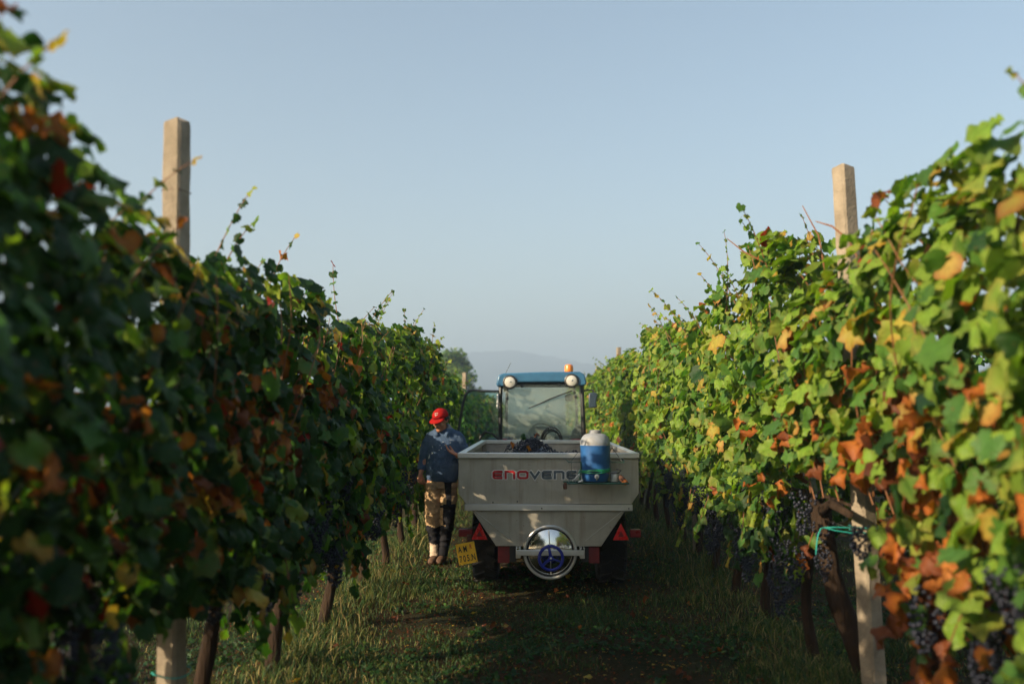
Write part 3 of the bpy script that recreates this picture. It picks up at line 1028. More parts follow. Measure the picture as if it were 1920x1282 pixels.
# twine knotted on the right post
def twine(pts_list, label, origin):
    mb = MB()
    for pts in pts_list: mb.tube(pts, .0042, seg=6, cap='flat')
    return tag(build('twine', mb, M['twine'], None, origin=origin), label, 'twine')
zt = 1.0
cx_, cy_ = 1.945 - .03 * zt, 5.38
def ring(z0, z1, rx=.084, n=22):
    return [(cx_ + rx * math.cos(a) * 1.0, cy_ + rx * math.sin(a), z0 + (z1 - z0) * (.5 + .5 * math.cos(a))) for a in [2 * math.pi * k / n for k in range(n)]]
kx = (1.672, 5.34, zt - .005)
mbt = MB()
for z0, z1 in ((zt, zt - .005), (zt - .02, zt - .05)):
    rg = ring(z0, z1)
    mbt.tube(rg, .004, seg=6, closed=True)
mbt.tube([(cx_ - .05, cy_ - .05, zt - .005), (1.73, 5.33, zt - .002), kx], .004, seg=6)
mbt.tube([(cx_ - .05, cy_ - .05, zt - .04), (1.73, 5.33, zt - .02), kx], .004, seg=6)
mbt.tube([kx, (1.650, 5.335, zt - .01), (1.632, 5.33, zt - .045), (1.622, 5.33, zt - .10), (1.617, 5.33, zt - .155)], .004, seg=6)
tag(build('twine', mbt, M['twine'], None, origin=(cx_, cy_, zt)), 'turquoise twine looped round the right concrete post and knotted with a loose end', 'twine')
mbt = MB()
mbt.tube([(-1.591 + .082 * math.cos(a), 4.06 + .082 * math.sin(a), .52 + .008 * math.sin(a * 2)) for a in [2 * math.pi * k / 22 for k in range(22)]], .003, seg=6, closed=True)
tag(build('twine', mbt, M['twine'], None, origin=(-1.59, 4.06, .52)), 'turquoise twine tied low round the left concrete post', 'twine')
for x, y, lbl, row in ((1.80, 7.12, 'thin black stake leaning beside the thin trunk in tall dry grass', 'r'), (1.78, 9.2, 'thin black stake beside the second trunk past the right post', 'r')):
    gz = float(ground_z(x, y))
    tag(build('stake', MB().tube([(x + .03, y, gz - .05), (x - .05, y - .02, gz + 1.2)], .0085, seg=7), M['black'], None, origin=(x, y, gz)), lbl, 'stake')

# bare reaching canes above the right row near the post belong to the vine there
rv = [o for o in bpy.data.objects if o.name.startswith('grapevine') and abs(o.location.y - 5.22) < .01 and o.location.x > 0][0]
for path in ([(1.80, 4.95, 2.42), (1.74, 5.0, 2.60), (1.67, 5.06, 2.69), (1.60, 5.12, 2.73)],
             [(1.55, 6.1, 2.66), (1.43, 6.15, 2.74), (1.33, 6.2, 2.84)],
             [(1.8, 5.6, 2.5), (1.78, 5.65, 2.75), (1.70, 5.7, 2.95)]):
    build('cane', MB().tube(path, [.0055] * (len(path) - 1) + [.003], seg=6), M['cane'], rv)

# ------------------------------------------------------------------ grass, weeds
def grass(n, seed, name):
    r = np.random.default_rng(seed)
    # density falls with distance from the camera
    yy = 4.6 + 26 * r.random(n) ** 1.9
    xx = r.uniform(-1, 1, n) * (2.2 + yy * .42) + .35
    clump = wob(xx * 3.1, yy * 3.1, 61)
    track = (np.exp(-((xx - .72) / .38) ** 2) * np.clip((7.6 - yy) / .8, 0, 1) + .6 * np.exp(-((xx + .35) / .35) ** 2) * np.clip((6.6 - yy) / .6, 0, 1)) * np.clip(.75 + .6 * wob(xx * 5, yy * 5, 66), 0, 1)
    rowd = np.exp(-((xx - 1.7) / .35) ** 2) + np.exp(-((xx + 1.45) / .35) ** 2)
    p = .40 + .60 * clump - .68 * track + .5 * rowd
    keep = (r.random(n) < p) & ~((xx > -.62) & (xx < .98) & (yy > 9.2) & (yy < 11))
    xx, yy, clump, rowd, track = xx[keep], yy[keep], clump[keep], rowd[keep], track[keep]
    n = len(xx)
    hgt = (.012 + .028 * r.random(n) ** 2 + .028 * np.clip(clump, 0, 1)) * (1 + 2.3 * rowd * r.random(n)) * (1 + .015 * yy)
    tall = r.random(n) < .015 + .11 * rowd * np.clip(wob(xx * 2.7, yy * 2.7, 67) + .3, 0, 1)
    hgt = np.where(tall, hgt * r.uniform(1.6, 2.6, n), hgt)
    wd = (.0012 + .0017 * r.random(n)) * (1 + .06 * yy)
    a = r.uniform(0, 6.28, n); b = r.uniform(0, 6.28, n)
    bend = hgt * r.uniform(.2, 1.1, n)
    z0 = ground_z(xx, yy)
    dx, dy = np.cos(a) * wd, np.sin(a) * wd
    bx, by = np.cos(b) * bend, np.sin(b) * bend
    V = np.zeros((n, 5, 3))
    V[:, 0] = np.stack([xx - dx, yy - dy, z0 - .005], 1); V[:, 1] = np.stack([xx + dx, yy + dy, z0 - .005], 1)
    V[:, 2] = np.stack([xx + dx * .8 + bx * .35, yy + dy * .8 + by * .35, z0 + hgt * .62], 1)
    V[:, 3] = np.stack([xx - dx * .8 + bx * .35, yy - dy * .8 + by * .35, z0 + hgt * .62], 1)
    V[:, 4] = np.stack([xx + bx, yy + by, z0 + hgt * .95], 1)
    base = (np.arange(n) * 5)[:, None]
    F = np.concatenate([base + np.array([[0, 1, 2]]), base + np.array([[0, 2, 3]]), base + np.array([[3, 2, 4]])])
    pal = np.array([(.036, .076, .018), (.052, .100, .022), (.028, .064, .026), (.12, .135, .03), (.27, .21, .08), (.10, .06, .026)])
    pr = np.tile([.30, .27, .25, .10, .05, .03], (n, 1))
    pr[:, 4] += .20 * rowd + .06 * track; pr[:, 3] += .30 * rowd; pr[:, 5] += .15 * track
    pr /= pr.sum(1, keepdims=True)
    k = (r.random(n)[:, None] > np.cumsum(pr, 1)).sum(1).clip(0, 5)
    C = np.repeat(pal[k] * r.uniform(.7, 1.25, (n, 1)), 5, 0)
    me_ = fast_mesh(name, V.reshape(-1, 3), F, C, M['grass'])
    o = bpy.data.objects.new(name, me_); COL.objects.link(o)
    return tag(o, 'short damp grass covering the lane between the two rows', 'grass', kind='stuff')
grass(640000, 5, 'grass')

def weeds(n, seed):
    """small round-leaved clover and weeds"""
    r = np.random.default_rng(seed)
    yy = 4.7 + 9 * r.random(n) ** 1.6; xx = r.uniform(-2.6, 2.9, n)
    keep = wob(xx * 2.2, yy * 2.2, 91) > .15
    xx, yy = xx[keep], yy[keep]; n = len(xx)
    P = np.stack([xx, yy, ground_z(xx, yy) + r.uniform(.01, .05, n)], 1)
    N = np.array([[0, -.2, 1]]) + r.normal(0, .4, (n, 3)); T = r.normal(0, 1, (n, 3))
    k = np.where(r.random(n) < .93, 0, 1)
    me_ = leaves_mesh('weeds', P, frames(N, T), r.uniform(.008, .030, n), k, seed)
    o = bpy.data.objects.new('weeds', me_); COL.objects.link(o)
    tag(o, 'small broad-leaved weeds low in the grass', 'weeds', kind='stuff')
weeds(20000, 9)

def litter(n, seed):
    r = np.random.default_rng(seed)
    yy = 4.7 + 8 * r.random(n) ** 1.5; xx = r.uniform(-2.4, 2.9, n)
    P = np.stack([xx, yy, ground_z(xx, yy) + r.uniform(.004, .014, n)], 1)
    N = np.array([[0, 0, 1]]) + r.normal(0, .3, (n, 3)); T = r.normal(0, 1, (n, 3))
    me_ = leaves_mesh('leaf_litter', P, frames(N, T), r.uniform(.004, .016, n), np.where(r.random(n) < .8, 5, 3), seed)
    o = bpy.data.objects.new('leaf_litter', me_); COL.objects.link(o)
    tag(o, 'brown crumbs of dead leaf on the bare soil', 'litter', kind='stuff')
litter(14000, 19)

# dead leaves lying on the grass
fl = random.Random(12)
spots = [(.80, 7.6, 'rust'), (-1.20, 8.7, 'red'), (1.32, 7.9, 'orange'), (-.1, 5.9, 'rust'), (.95, 5.75, 'rust'), (1.75, 5.65, 'orange')]
named = ['rust leaf lying flat on the grass right of the lane centre', 'red leaf lying in the sunlit grass below the worker', 'orange leaf on the grass near the right row', 'brown leaf on the bare soil at the bottom centre', 'brown leaf on the wheel track at the bottom right', 'small orange leaf standing in the grass near the right post']
for k in range(34):
    spots.append((fl.uniform(-1.5, 2.1), fl.uniform(5.3, 10), fl.choice(['rust', 'rust', 'orange', 'yellow'])))
for k, (x, y, kd) in enumerate(spots):
    o = bpy.data.objects.new('fallen_leaf', HI[kd][fl.randrange(5)])
    s_ = fl.uniform(.028, .05)
    o.location = (x, y, float(ground_z(x, y)) + fl.uniform(.03, .06)); o.scale = (s_,) * 3
    o.rotation_euler = (fl.uniform(-.6, .6), fl.uniform(-.6, .6), fl.uniform(0, 6))
    COL.objects.link(o)
    tag(o, named[k] if k < len(named) else 'small dry leaf lying among the grass blades of the lane', 'leaf', 'dead leaves on the grass')

# ------------------------------------------------------------------ hazy trees
def tree(x, y, H, wdt, seed, label, n=5200, trunk_h=.25):
    r = np.random.default_rng(seed); q = random.Random(seed)
    root = thing('tree', (x, y, 0), label, 'tree', 'hazy trees beyond the vineyard')
    blobs = []
    for k in range(16):
        a = q.uniform(0, 6.28); rr = q.uniform(0, .36) * wdt; h = q.uniform(trunk_h + .1, .88)
        f = math.sin(min(1, (1.05 - h) * 1.3) * math.pi / 2)
        blobs.append((x + math.cos(a) * rr * f * 1.15, y + math.sin(a) * rr * f, h * H, q.uniform(.12, .22) * wdt))
    mb = MB().tube([(x, y, -.2), (x + .1, y, H * .3), (x, y, H * .6)], [H * .03, H * .022, H * .012], seg=8)
    for b in blobs[:9]:
        mb.tube([(x, y, H * q.uniform(.25, .5)), (b[0], b[1], b[2])], [H * .012, H * .004], seg=5)
    build('trunk', mb, M['bark'], root)
    B = np.array(blobs)
    k = r.integers(0, len(B), n)
    d = r.normal(0, 1, (n, 3)); d /= np.linalg.norm(d, axis=1, keepdims=True)
    P = B[k, :3] + d * (B[k, 3] * r.uniform(.45, 1.12, n))[:, None] * np.array([[1, 1, .85]])
    N = d + r.normal(0, .5, (n, 3)); T = r.normal(0, .6, (n, 3)) + np.array([[0, 0, -1]])
    K = np.where(r.random(n) < .55, 1, np.where(r.random(n) < .5, 0, 2))
    me_ = leaves_mesh('crown', P - np.array([[x, y, 0]]), frames(N, T), r.uniform(.09, .2, n) * H / 7, K, seed)
    o = bpy.data.objects.new('crown', me_); link(o, root)
tree(-6.4, 70, 6.7, 5.8, 1, 'round hazy tree behind the left row, just left of the tractor cab')
tree(-12.3, 60, 9.2, 5.0, 2, 'darker hazy tree top peeking out above the middle of the left row')
tree(-9.0, 82, 5.0, 4.5, 3, 'low hazy tree between the two other trees behind the left row', n=3000)
tree(9.0, 110, 6.5, 6.0, 4, 'faint hazy tree far behind the right row', n=3000)
tree(-4.6, 105, 3.4, 5.0, 6, 'faint low tree ahead beyond the open cab door', n=3000, trunk_h=.1)

# ------------------------------------------------------------------ grape trailer
TX = .134; Y0 = 8.30; Y1 = 11.95
tr = thing('grape_trailer', (TX, Y0, 0), 'grey stainless steel grape trailer with a round rear hatch, full of dark grapes', 'trailer')
hw = .814
zt_, zc, zb = 1.285, .925, .83
body = [(TX - hw, zt_), (TX - hw, zc), (TX - hw + .067, zb), (TX + hw - .067, zb), (TX + hw, zc), (TX + hw, zt_)]
# rear and front panels
build('rear_panel', MB().prism(body, Y0, Y0 + .014), M['steel'], tr, bevel=.003)
build('front_panel', MB().prism(body, Y1 - .014, Y1), M['steel_in'], tr, bevel=.003)
for sg in (-1, 1):
    th = .010
    x0, x1 = TX + sg * hw, TX + sg * (hw - th)
    poly = [(x0, zt_), (x0, zc), (TX + sg * (hw - .067), zb + .002), (TX + sg * (hw - .067 - th), zb + .012), (x1, zc + .004), (x1, zt_)]
    build('side_panel', MB().prism(poly, Y0 + .016, Y1 - .016), M['steel_in'], tr)
# rolled rim
build('rim', MB().box(TX - hw - .006, TX + hw + .006, Y0 - .034, Y0 + .030, 1.238, 1.287), M['rim'], tr, bevel=.006)
build('rim', MB().box(TX - hw - .006, TX + hw + .006, Y1 - .03, Y1 + .03, 1.240, 1.288), M['rim'], tr, bevel=.006)
for sg in (-1, 1):
    a, b = sorted((TX + sg * (hw + .006), TX + sg * (hw - .058)))
    build('rim', MB().box(a, b, Y0 + .032, Y1 - .032, 1.239, 1.2865), M['rim'], tr, bevel=.006)
# ledge under the panel
build('ledge', MB().prism([(TX - .755, .828), (TX + .755, .828), (TX + .755, .771), (TX - .755, .771)], Y0 - .032, Y0 + .012), M['rim'], tr, bevel=.004)
mb = MB()
for dx, dz in ((-.06, .793), (-.50, .842), (-.28, .850), (.72, .793)):
    mb.lathe((TX + dx - .0, Y0 - .033 if dz < .82 else Y0 - .001, dz), (0, -1, 0), [(.007, 0), (.006, .004)], seg=8)
tag(build('rivet', mb, M['black'], tr), kind='stuff')
# tapered hopper
zt2, zb2 = .769, .452
tw, bw = .690, .472
pts = [(TX - tw, Y0 + .004, zt2), (TX + tw, Y0 + .004, zt2), (TX + tw, Y1 - .2, zt2), (TX - tw, Y1 - .2, zt2),
       (TX - bw, Y0 + .004, zb2), (TX + bw, Y0 + .004, zb2), (TX + bw * .9, Y1 - 1.2, zb2), (TX - bw * .9, Y1 - 1.2, zb2)]
build('hopper', MB().add(pts, [(0, 1, 5, 4), (1, 2, 6, 5), (2, 3, 7, 6), (3, 0, 4, 7), (0, 3, 2, 1), (4, 5, 6, 7)]), M['steel'], tr, bevel=.004)
for sg in (-1, 1):
    build('weld_seam', MB().tube([(TX + sg * (tw - .03), Y0 + .001, zt2 - .006), (TX + sg * .33, Y0 + .001, zb2 + .05)], .0035, seg=6), M['rim'], tr)
# round hatch
HX, HZ = .148, .408
hc = (HX, Y0 - .004, HZ)
hatch = build('hatch', MB().lathe(hc, (0, -1, 0), [(.238, 0), (.240, .030), (.234, .040), (.214, .040), (.205, .030), (.196, .034), (.165, .050), (.12, .062), (.06, .070), (.005, .072)], seg=48), M['chrome'], tr, angle=28)
build('hatch_ring', MB().tube([(HX + .228 * math.cos(a), Y0 - .048, HZ + .228 * math.sin(a)) for a in [2 * math.pi * k / 48 for k in range(48)]], .014, seg=10, closed=True), M['rim'], hatch)
build('seal_ring', MB().tube([(HX + .209 * math.cos(a), Y0 - .040, HZ + .209 * math.sin(a)) for a in [2 * math.pi * k / 48 for k in range(48)]], .005, seg=6, closed=True), M['black'], hatch)
build('rib', MB().tube([(HX - .012, Y0 - .075, HZ + .19), (HX, Y0 - .082, HZ), (HX + .006, Y0 - .075, HZ - .19)], .005, seg=6), M['rim'], hatch)
build('crossbar', MB().box(HX - .303, HX + .303, Y0 - .125, Y0 - .085, HZ - .040 + .02, HZ + .028), M['rim'], tr, bevel=.005)
for sg in (-1, 1):
    build('bracket', MB().box(HX + sg * .285 - .022, HX + sg * .285 + .022, Y0 - .083, Y0 + .05, HZ - .05, HZ + .045), M['rim'], tr, bevel=.004)
    build('bolt', MB().lathe((HX + sg * .285, Y0 - .105, HZ + .030), (0, 0, 1), [(.012, 0), (.012, .012), (.006, .012), (.006, .03)], seg=6), M['chrome' if sg < 0 else 'black'], tr)
hwc = Vector((HX + .004, Y0 - .175, HZ - .032))
wheel = build('handwheel', MB().tube([(hwc.x + .103 * math.cos(a), hwc.y, hwc.z + .103 * math.sin(a)) for a in [2 * math.pi * k / 40 for k in range(40)]], .0135, seg=10, closed=True), M['bluewheel'], tr)
for an in (100, 220, 340):
    a = R(an)
    build('spoke', MB().tube([hwc + Vector((0, -.004, 0)), hwc + Vector((math.cos(a) * .1, 0, math.sin(a) * .1))], [.015, .011], seg=8, r2=[.009, .008]), M['bluewheel'], wheel)
build('hub', MB().lathe(hwc + Vector((0, .05, 0)), (0, -1, 0), [(.018, 0), (.024, .03), (.024, .058), (.012, .064)], seg=16), M['bluewheel'], wheel)
build('spindle', MB().lathe(hwc + Vector((0, -.012, 0)), (0, -1, 0), [(.010, 0), (.010, .012), (.004, .016)], seg=10), M['rim'], wheel)

# rear plate with reflectors and lights
for sg, x in ((-1, -.48), (1, .785)):
    # triangle reflectors
    cxr = {-1: -.487, 1: .783}[sg]
    tz0, tz1, hb = .512, .662, .073
    yb = Y0 - .018
    tri = build('triangle_reflector', MB().prism([(cxr - hb, tz0), (cxr + hb, tz0), (cxr, tz1)], yb, yb + .012), M['reflector'], tr, bevel=.003)
    build('triangle_centre', MB().prism([(cxr - .027, tz0 + .03), (cxr + .027, tz0 + .03), (cxr, tz0 + .085)], yb - .002, yb - .0005), M['reflector_dark'], tri)
    build('lamp_bracket', MB().box(cxr - .02, cxr + .02, yb + .012, Y0 + .22, tz0 + .02, tz0 + .06), M['black'], tr)
    lx = {-1: (-.682, -.552), 1: (.872, .972)}[sg]
    lmp = build('side_lamp', MB().box(lx[0], lx[1], Y0 + .06, Y0 + .12, .525, .595), M['reflector_dark'], tr, bevel=.008)
    build('lamp_mount', MB().box(lx[0] + .02, lx[1] + .0, Y0 + .121, Y0 + .19, .53, .59), M['black'], lmp)
    px = {-1: (-.322, -.218), 1: (.497, .592)}[sg]
    build('warning_panel', MB().box(px[0], px[1], Y0 + .03, Y0 + .042, .300, .446), M['redpaint'], tr, bevel=.003)
    build('panel_mount', MB().box(px[1] + .003 if sg < 0 else px[0] - .063, px[1] + .063 if sg < 0 else px[0] - .003, Y0 + .03, Y0 + .06, .31, .445), M['black'], tr)
# chassis
build('axle', MB().box(TX - .68, TX + .68, 9.22, 9.38, .33, .43), M['black'], tr, bevel=.01)
for sg in (-1, 1):
    build('chassis_rail', MB().box(TX + sg * .36 - .04, TX + sg * .36 + .04, Y0 + .08, Y1 + .1, .36, .45), M['black'], tr, bevel=.005)
build('drawbar', MB().tube([(TX - .3, Y1 - .1, .42), (TX, 12.7, .42)], .04, seg=8).tube([(TX + .3, Y1 - .1, .42), (TX, 12.7, .42)], .04, seg=8), M['black'], tr)
build('fender', MB().box(-.66, -.32, 8.85, 9.8, .79, .81), M['black'], tr)
def wheel_at(parent, x, y, rad, wd, lugs):
    prof = [(rad * .52, -wd / 2), (rad * .80, -wd / 2 * 1.02), (rad * .93, -wd / 2 * .96), (rad, -wd / 2 * .78), (rad, wd / 2 * .78), (rad * .93, wd / 2 * .96), (rad * .80, wd / 2 * 1.02), (rad * .52, wd / 2)]
    zc_ = rad - .03
    rt = build('wheel', MB().lathe((x, y, zc_), (1, 0, 0), prof, seg=40), M['tyre'], parent)
    mb = MB()
    for k in range(lugs):
        a = 2 * math.pi * k / lugs
        for sg in (-1, 1):
            a2 = a + (.5 if sg > 0 else 0) * 2 * math.pi / lugs
            c, s_ = math.cos(a2), math.sin(a2); c3, s3 = math.cos(a2 + .16), math.sin(a2 + .16)
            xo, xi = x + sg * wd * .46, x + sg * wd * .02
            vs = []
            for (cc, ss, xx) in ((c, s_, xi), (c3, s3, xo)):
                for dr in (-.012, .02):
                    for da in (-.03, .03):
                        vs.append((xx, y + (rad + dr) * (cc - da * ss), zc_ + (rad + dr) * (ss + da * cc)))
            mb.add(vs, [(0, 1, 3, 2), (4, 6, 7, 5), (0, 4, 5, 1), (2, 3, 7, 6), (0, 2, 6, 4), (1, 5, 7, 3)])
    tag(build('tread', mb, M['tyre'], rt, smooth=False), kind='stuff')
    build('wheel_rim', MB().lathe((x, y, zc_), (1, 0, 0), [(rad * .5, -wd * .42), (rad * .46, -wd * .3), (rad * .2, -wd * .2), (rad * .2, wd * .2), (rad * .46, wd * .3), (rad * .5, wd * .42)], seg=28), M['redrim'], rt)
wheel_at(tr, -.475, 9.3, .39, .25, 18)
wheel_at(tr, .765, 9.3, .39, .28, 18)

# number plate
pc = (-.600, Y0 - .028, .388)
rot = R(-11)
def rp(x, z):
    return (pc[0] + x * math.cos(-rot) - z * math.sin(-rot), pc[2] + x * math.sin(-rot) + z * math.cos(-rot))
def rp2(x, z):
    c, s_ = math.cos(R(11)), math.sin(R(11))
    return (pc[0] + x * c - z * s_, pc[2] + x * s_ + z * c)
pl = build('number_plate', MB().prism([rp2(-.085, -.088), rp2(.085, -.088), rp2(.085, .098), rp2(-.085, .098)], pc[1], pc[1] + .004), M['yellow'], tr, bevel=.002)
def ptext(txt, x, z, size, m, name, sx=.60):
    X_, Z_ = rp2(x, z)
    build(name, text_mb(txt, X_, pc[1] - .0016, Z_, size, .0012, R(11), sx), m, pl, smooth=False)
for ch, x in (('A', -.054), ('M', -.006)): ptext(ch, x, .044, .076, M['ink'], 'letter')
ptext('R', .046, .056, .058, M['redink'], 'letter')
for ch, x in (('7', -.060), ('0', -.026), ('5', .008)): ptext(ch, x, -.040, .080, M['ink'], 'digit')
ptext('.', .030, -.040, .086, M['ink'], 'dot')
ptext('N', .056, -.040, .080, M['ink'], 'letter')
build('plate_bracket', MB().box(-.60, -.56, Y0 - .020, Y0 + .06, .42, .55), M['rust'], tr)
mb = MB()
for a, b in ((-.075, .088), (.075, .088), (-.075, -.078), (.075, -.078)):
    X_, Z_ = rp2(a, b); mb.lathe((X_, pc[1] - .0003, Z_), (0, -1, 0), [(.004, 0), (.003, .002)], seg=8)
tag(build('screw', mb, M['black'], pl), kind='stuff')

# maker's lettering in squared strokes: each letter its own piece, white outline behind
def stroke(pts, w_):
    """flat band along a polyline in (x, z), mitred"""
    n = len(pts); L_, R_ = [], []
    for i in range(n):
        p = Vector(pts[i])
        d0 = (p - Vector(pts[i - 1])).normalized() if i else None
        d1 = (Vector(pts[i + 1]) - p).normalized() if i < n - 1 else None
        d = ((d0 or d1) + (d1 or d0)).normalized()
        nrm = Vector((-d.y, d.x))
        ref = d1 or d0
        k = 1 / max(.5, nrm.dot(Vector((-ref.y, ref.x))))
        e = Vector((0, 0))
        L_.append(p + nrm * w_ * k); R_.append(p - nrm * w_ * k)
    return L_, R_
GL = {
    'E': ([[(1, 0), (.16, 0), (0, .16), (0, .84), (.16, 1), (1, 1)], [(.05, .5), (.92, .5)]]),
    'N': ([[(0, 0), (0, 1), (.84, 1), (1, .84), (1, 0)]]),
    'O': ([[(.5, 0), (.16, 0), (0, .16), (0, .84), (.16, 1), (.84, 1), (1, .84), (1, .16), (.84, 0), (.5, 0)]]),
    'V': ([[(0, 1.08), (.5, 0), (1, 1.08)]]),
    'T': ([[(0, 1), (1, 1)], [(.5, .95), (.5, 0)]]),
    'A': ([[(0, 0), (0, .84), (.16, 1), (.84, 1), (1, .84), (1, 0)], [(.05, .45), (.95, .45)]]),
}
def glyph(ch, x0, z0, wd, ht, y, half, grow, m, name, parent, top_inset=0):
    mb = MB()
    for pl_ in GL[ch]:
        pts = [(x0 + half0 + a * (wd - 2 * half0), z0 + half0 + min(b, 1.08) * (ht - 2 * half0)) for a, b in pl_]
        # lengthen the open ends a little so that the outline wraps them
        if pts[0] != pts[-1]:
            for e, f in ((0, 1), (-1, -2)):
                d = (Vector(pts[e]) - Vector(pts[f])).normalized()
                ext = (half0 if ch in 'NAT' and pl_[e][1] <= .02 else (half0 * .9 if ch == 'E' and pl_[e][0] > .9 else 0)) + grow
                pts[e] = tuple(Vector(pts[e]) + d * ext)
        L_, R_ = stroke(pts, half + grow)
        n = len(pts)
        vs = [(p.x, y, p.y) for p in L_ + R_] + [(p.x, y + .0015, p.y) for p in L_ + R_]
        fs = []
        for i in range(n - 1):
            fs += [(i, i + 1, n + i + 1, n + i), (2 * n + i, 3 * n + i, 3 * n + i + 1, 2 * n + i + 1), (i, 2 * n + i, 2 * n + i + 1, i + 1), (n + i, n + i + 1, 3 * n + i + 1, 3 * n + i)]
        fs += [(0, n, 3 * n, 2 * n), (n - 1, 3 * n - 1, 4 * n - 1, 2 * n - 1)]
        mb.add(vs, fs)
    return build(name, mb, m, parent, smooth=False)
half0 = .0105
lz0, lh = 1.050, .078
xs = [(-.372, .094, 'E'), (-.262, .098, 'N'), (-.148, .104, 'O'), (-.040, .104, 'V'), (.073, .094, 'E'), (.182, .098, 'N'), (.296, .094, 'E'), (.402, .094, 'T'), (.508, .100, 'A')]
for i, (x0, wd, ch) in enumerate(xs):
    lt = glyph(ch, x0, lz0, wd, lh, Y0 - .0050, half0, 0, M['redink'] if i < 3 else M['greyink'], 'letter', tr)
    glyph(ch, x0, lz0, wd, lh, Y0 - .0025, half0, .0062, M['whiteink'], 'letter_outline', lt)

# grapes in the bin: a heap of berries
r = np.random.default_rng(77)
n = 4200
gx_ = r.uniform(-.62, .88, n); gy_ = r.uniform(8.5, 11.7, n)
hgt = .96 + .38 * np.exp(-((gx_ - .0) / .36) ** 2 - ((gy_ - 9.9) / .9) ** 2) + .035 * wob(gx_ * 9, gy_ * 9, 4)
P = np.stack([gx_, gy_, hgt + r.uniform(-.02, .02, n)], 1)
me = berries(P - np.array([[TX, 9.9, 1.0]]), r.uniform(.009, .012, n), 'grapes')
o = bpy.data.objects.new('grapes', me); o.location = (TX, 9.9, 1.0); COL.objects.link(o)
tag(o, 'heap of picked dark blue grapes inside the steel trailer', 'grapes', kind='stuff')
mb = MB()
ys_ = np.linspace(8.33, 11.9, 16); xs_ = np.linspace(-.66, .93, 14)
vs = [(x, y, 0.94 + .37 * math.exp(-((x) / .36) ** 2 - ((y - 9.9) / .9) ** 2)) for y in ys_ for x in xs_]
mb.add(vs, [(j * 14 + i, j * 14 + i + 1, j * 14 + i + 15, j * 14 + i + 14) for j in range(15) for i in range(13)])
tag(build('grape_layer', mb, M['grape'], None, origin=(TX, 9.9, 1.0)), 'packed dark grapes lying under the heap in the trailer', 'grapes', kind='stuff')
q = random.Random(5)
for k in range(26):
    o = bpy.data.objects.new('picked_bunch', BUNCH[q.randrange(6)])
    x, y = q.uniform(-.36, .40), q.uniform(9.2, 10.5)
    o.location = (x, y, 1.01 + .38 * math.exp(-((x) / .36) ** 2 - ((y - 9.9) / .9) ** 2) + .0)
    o.rotation_euler = (R(q.uniform(60, 110)), 0, q.uniform(0, 6.28)); o.scale = (1.0,) * 3
    COL.objects.link(o)
    tag(o, 'picked grape bunch lying on top of the heap in the trailer', 'grape bunch', 'picked bunches on the heap')
for k, (x, y, z, kd) in enumerate([(-.21, 9.3, 1.33, 'orange'), (-.05, 9.15, 1.30, 'orange'), (.02, 10.0, 1.41, 'rust'), (-.1, 9.9, 1.39, 'deep')]):
    o = bpy.data.objects.new('picked_leaf', HI[kd][k])
    o.location = (x, y, z); o.scale = (.045,) * 3; o.rotation_euler = (R(50), R(20 * k), k * 2.0); COL.objects.link(o)
    tag(o, ['left orange leaf lying on the grape heap', 'orange leaf on the grape heap just behind the trailer rim', 'upright rust leaf on the crest of the grape heap', 'dark green leaf among the heaped grapes'][k], 'leaf', 'leaves on the grape heap')

# ------------------------------------------------------------------ wire rack and things on it
rk = thing('wire_rack', (.56, 8.16, 1.02), 'dark wire rack hooked on the back of the trailer under the blue cooler', 'rack')
zr = 1.032
def bar(name, pts, rad=.004, m='greywire', parent=rk):
    return build(name, MB().tube(pts, rad, seg=6), M[m], parent)
bar('shelf_rod', [(.29, 8.05, zr), (.83, 8.05, zr)], .008, 'greenrod')
bar('shelf_rod', [(.27, 8.25, zr), (.83, 8.25, zr)], .008, 'greenrod')
for k in range(9):
    x = .31 + k * .063
    bar('cross_wire', [(x, 8.05, zr + .006), (x, 8.25, zr + .006)], .003)
for x0, x1 in ((.29, .42), (.67, .80)):
    bar('upper_loop', [(x0, 8.26, 1.235), (x0 + .02, 8.10, 1.213), (x1, 8.10, 1.213), (x1, 8.26, 1.235)], .004, 'greenrod')
bar('upright', [(.42, 8.10, 1.213), (.42, 8.10, 1.15), (.41, 8.06, 1.12), (.41, 8.06, zr)], .005, 'greenrod')
bar('upright', [(.68, 8.10, 1.213), (.68, 8.08, zr)], .004)
bar('hook_wire', [(.33, 8.10, 1.22), (.40, 8.20, 1.30), (.42, 8.27, 1.29)], .003)
bar('hook_wire', [(.78, 8.10, 1.22), (.70, 8.16, 1.34), (.68, 8.27, 1.29)], .003)
bar('hook_wire', [(.335, 8.10, 1.21), (.335, 8.09, 1.14), (.35, 8.09, 1.11)], .0025)
bar('side_bar', [(.65, 8.02, 1.125), (.74, 8.02, 1.125), (.765, 8.05, 1.145), (.73, 8.08, 1.155)], .005, 'cabblack')
build('rusty_clamp', MB().box(.262, .292, 8.02, 8.07, .985, 1.040), M['rust'], rk, bevel=.004)

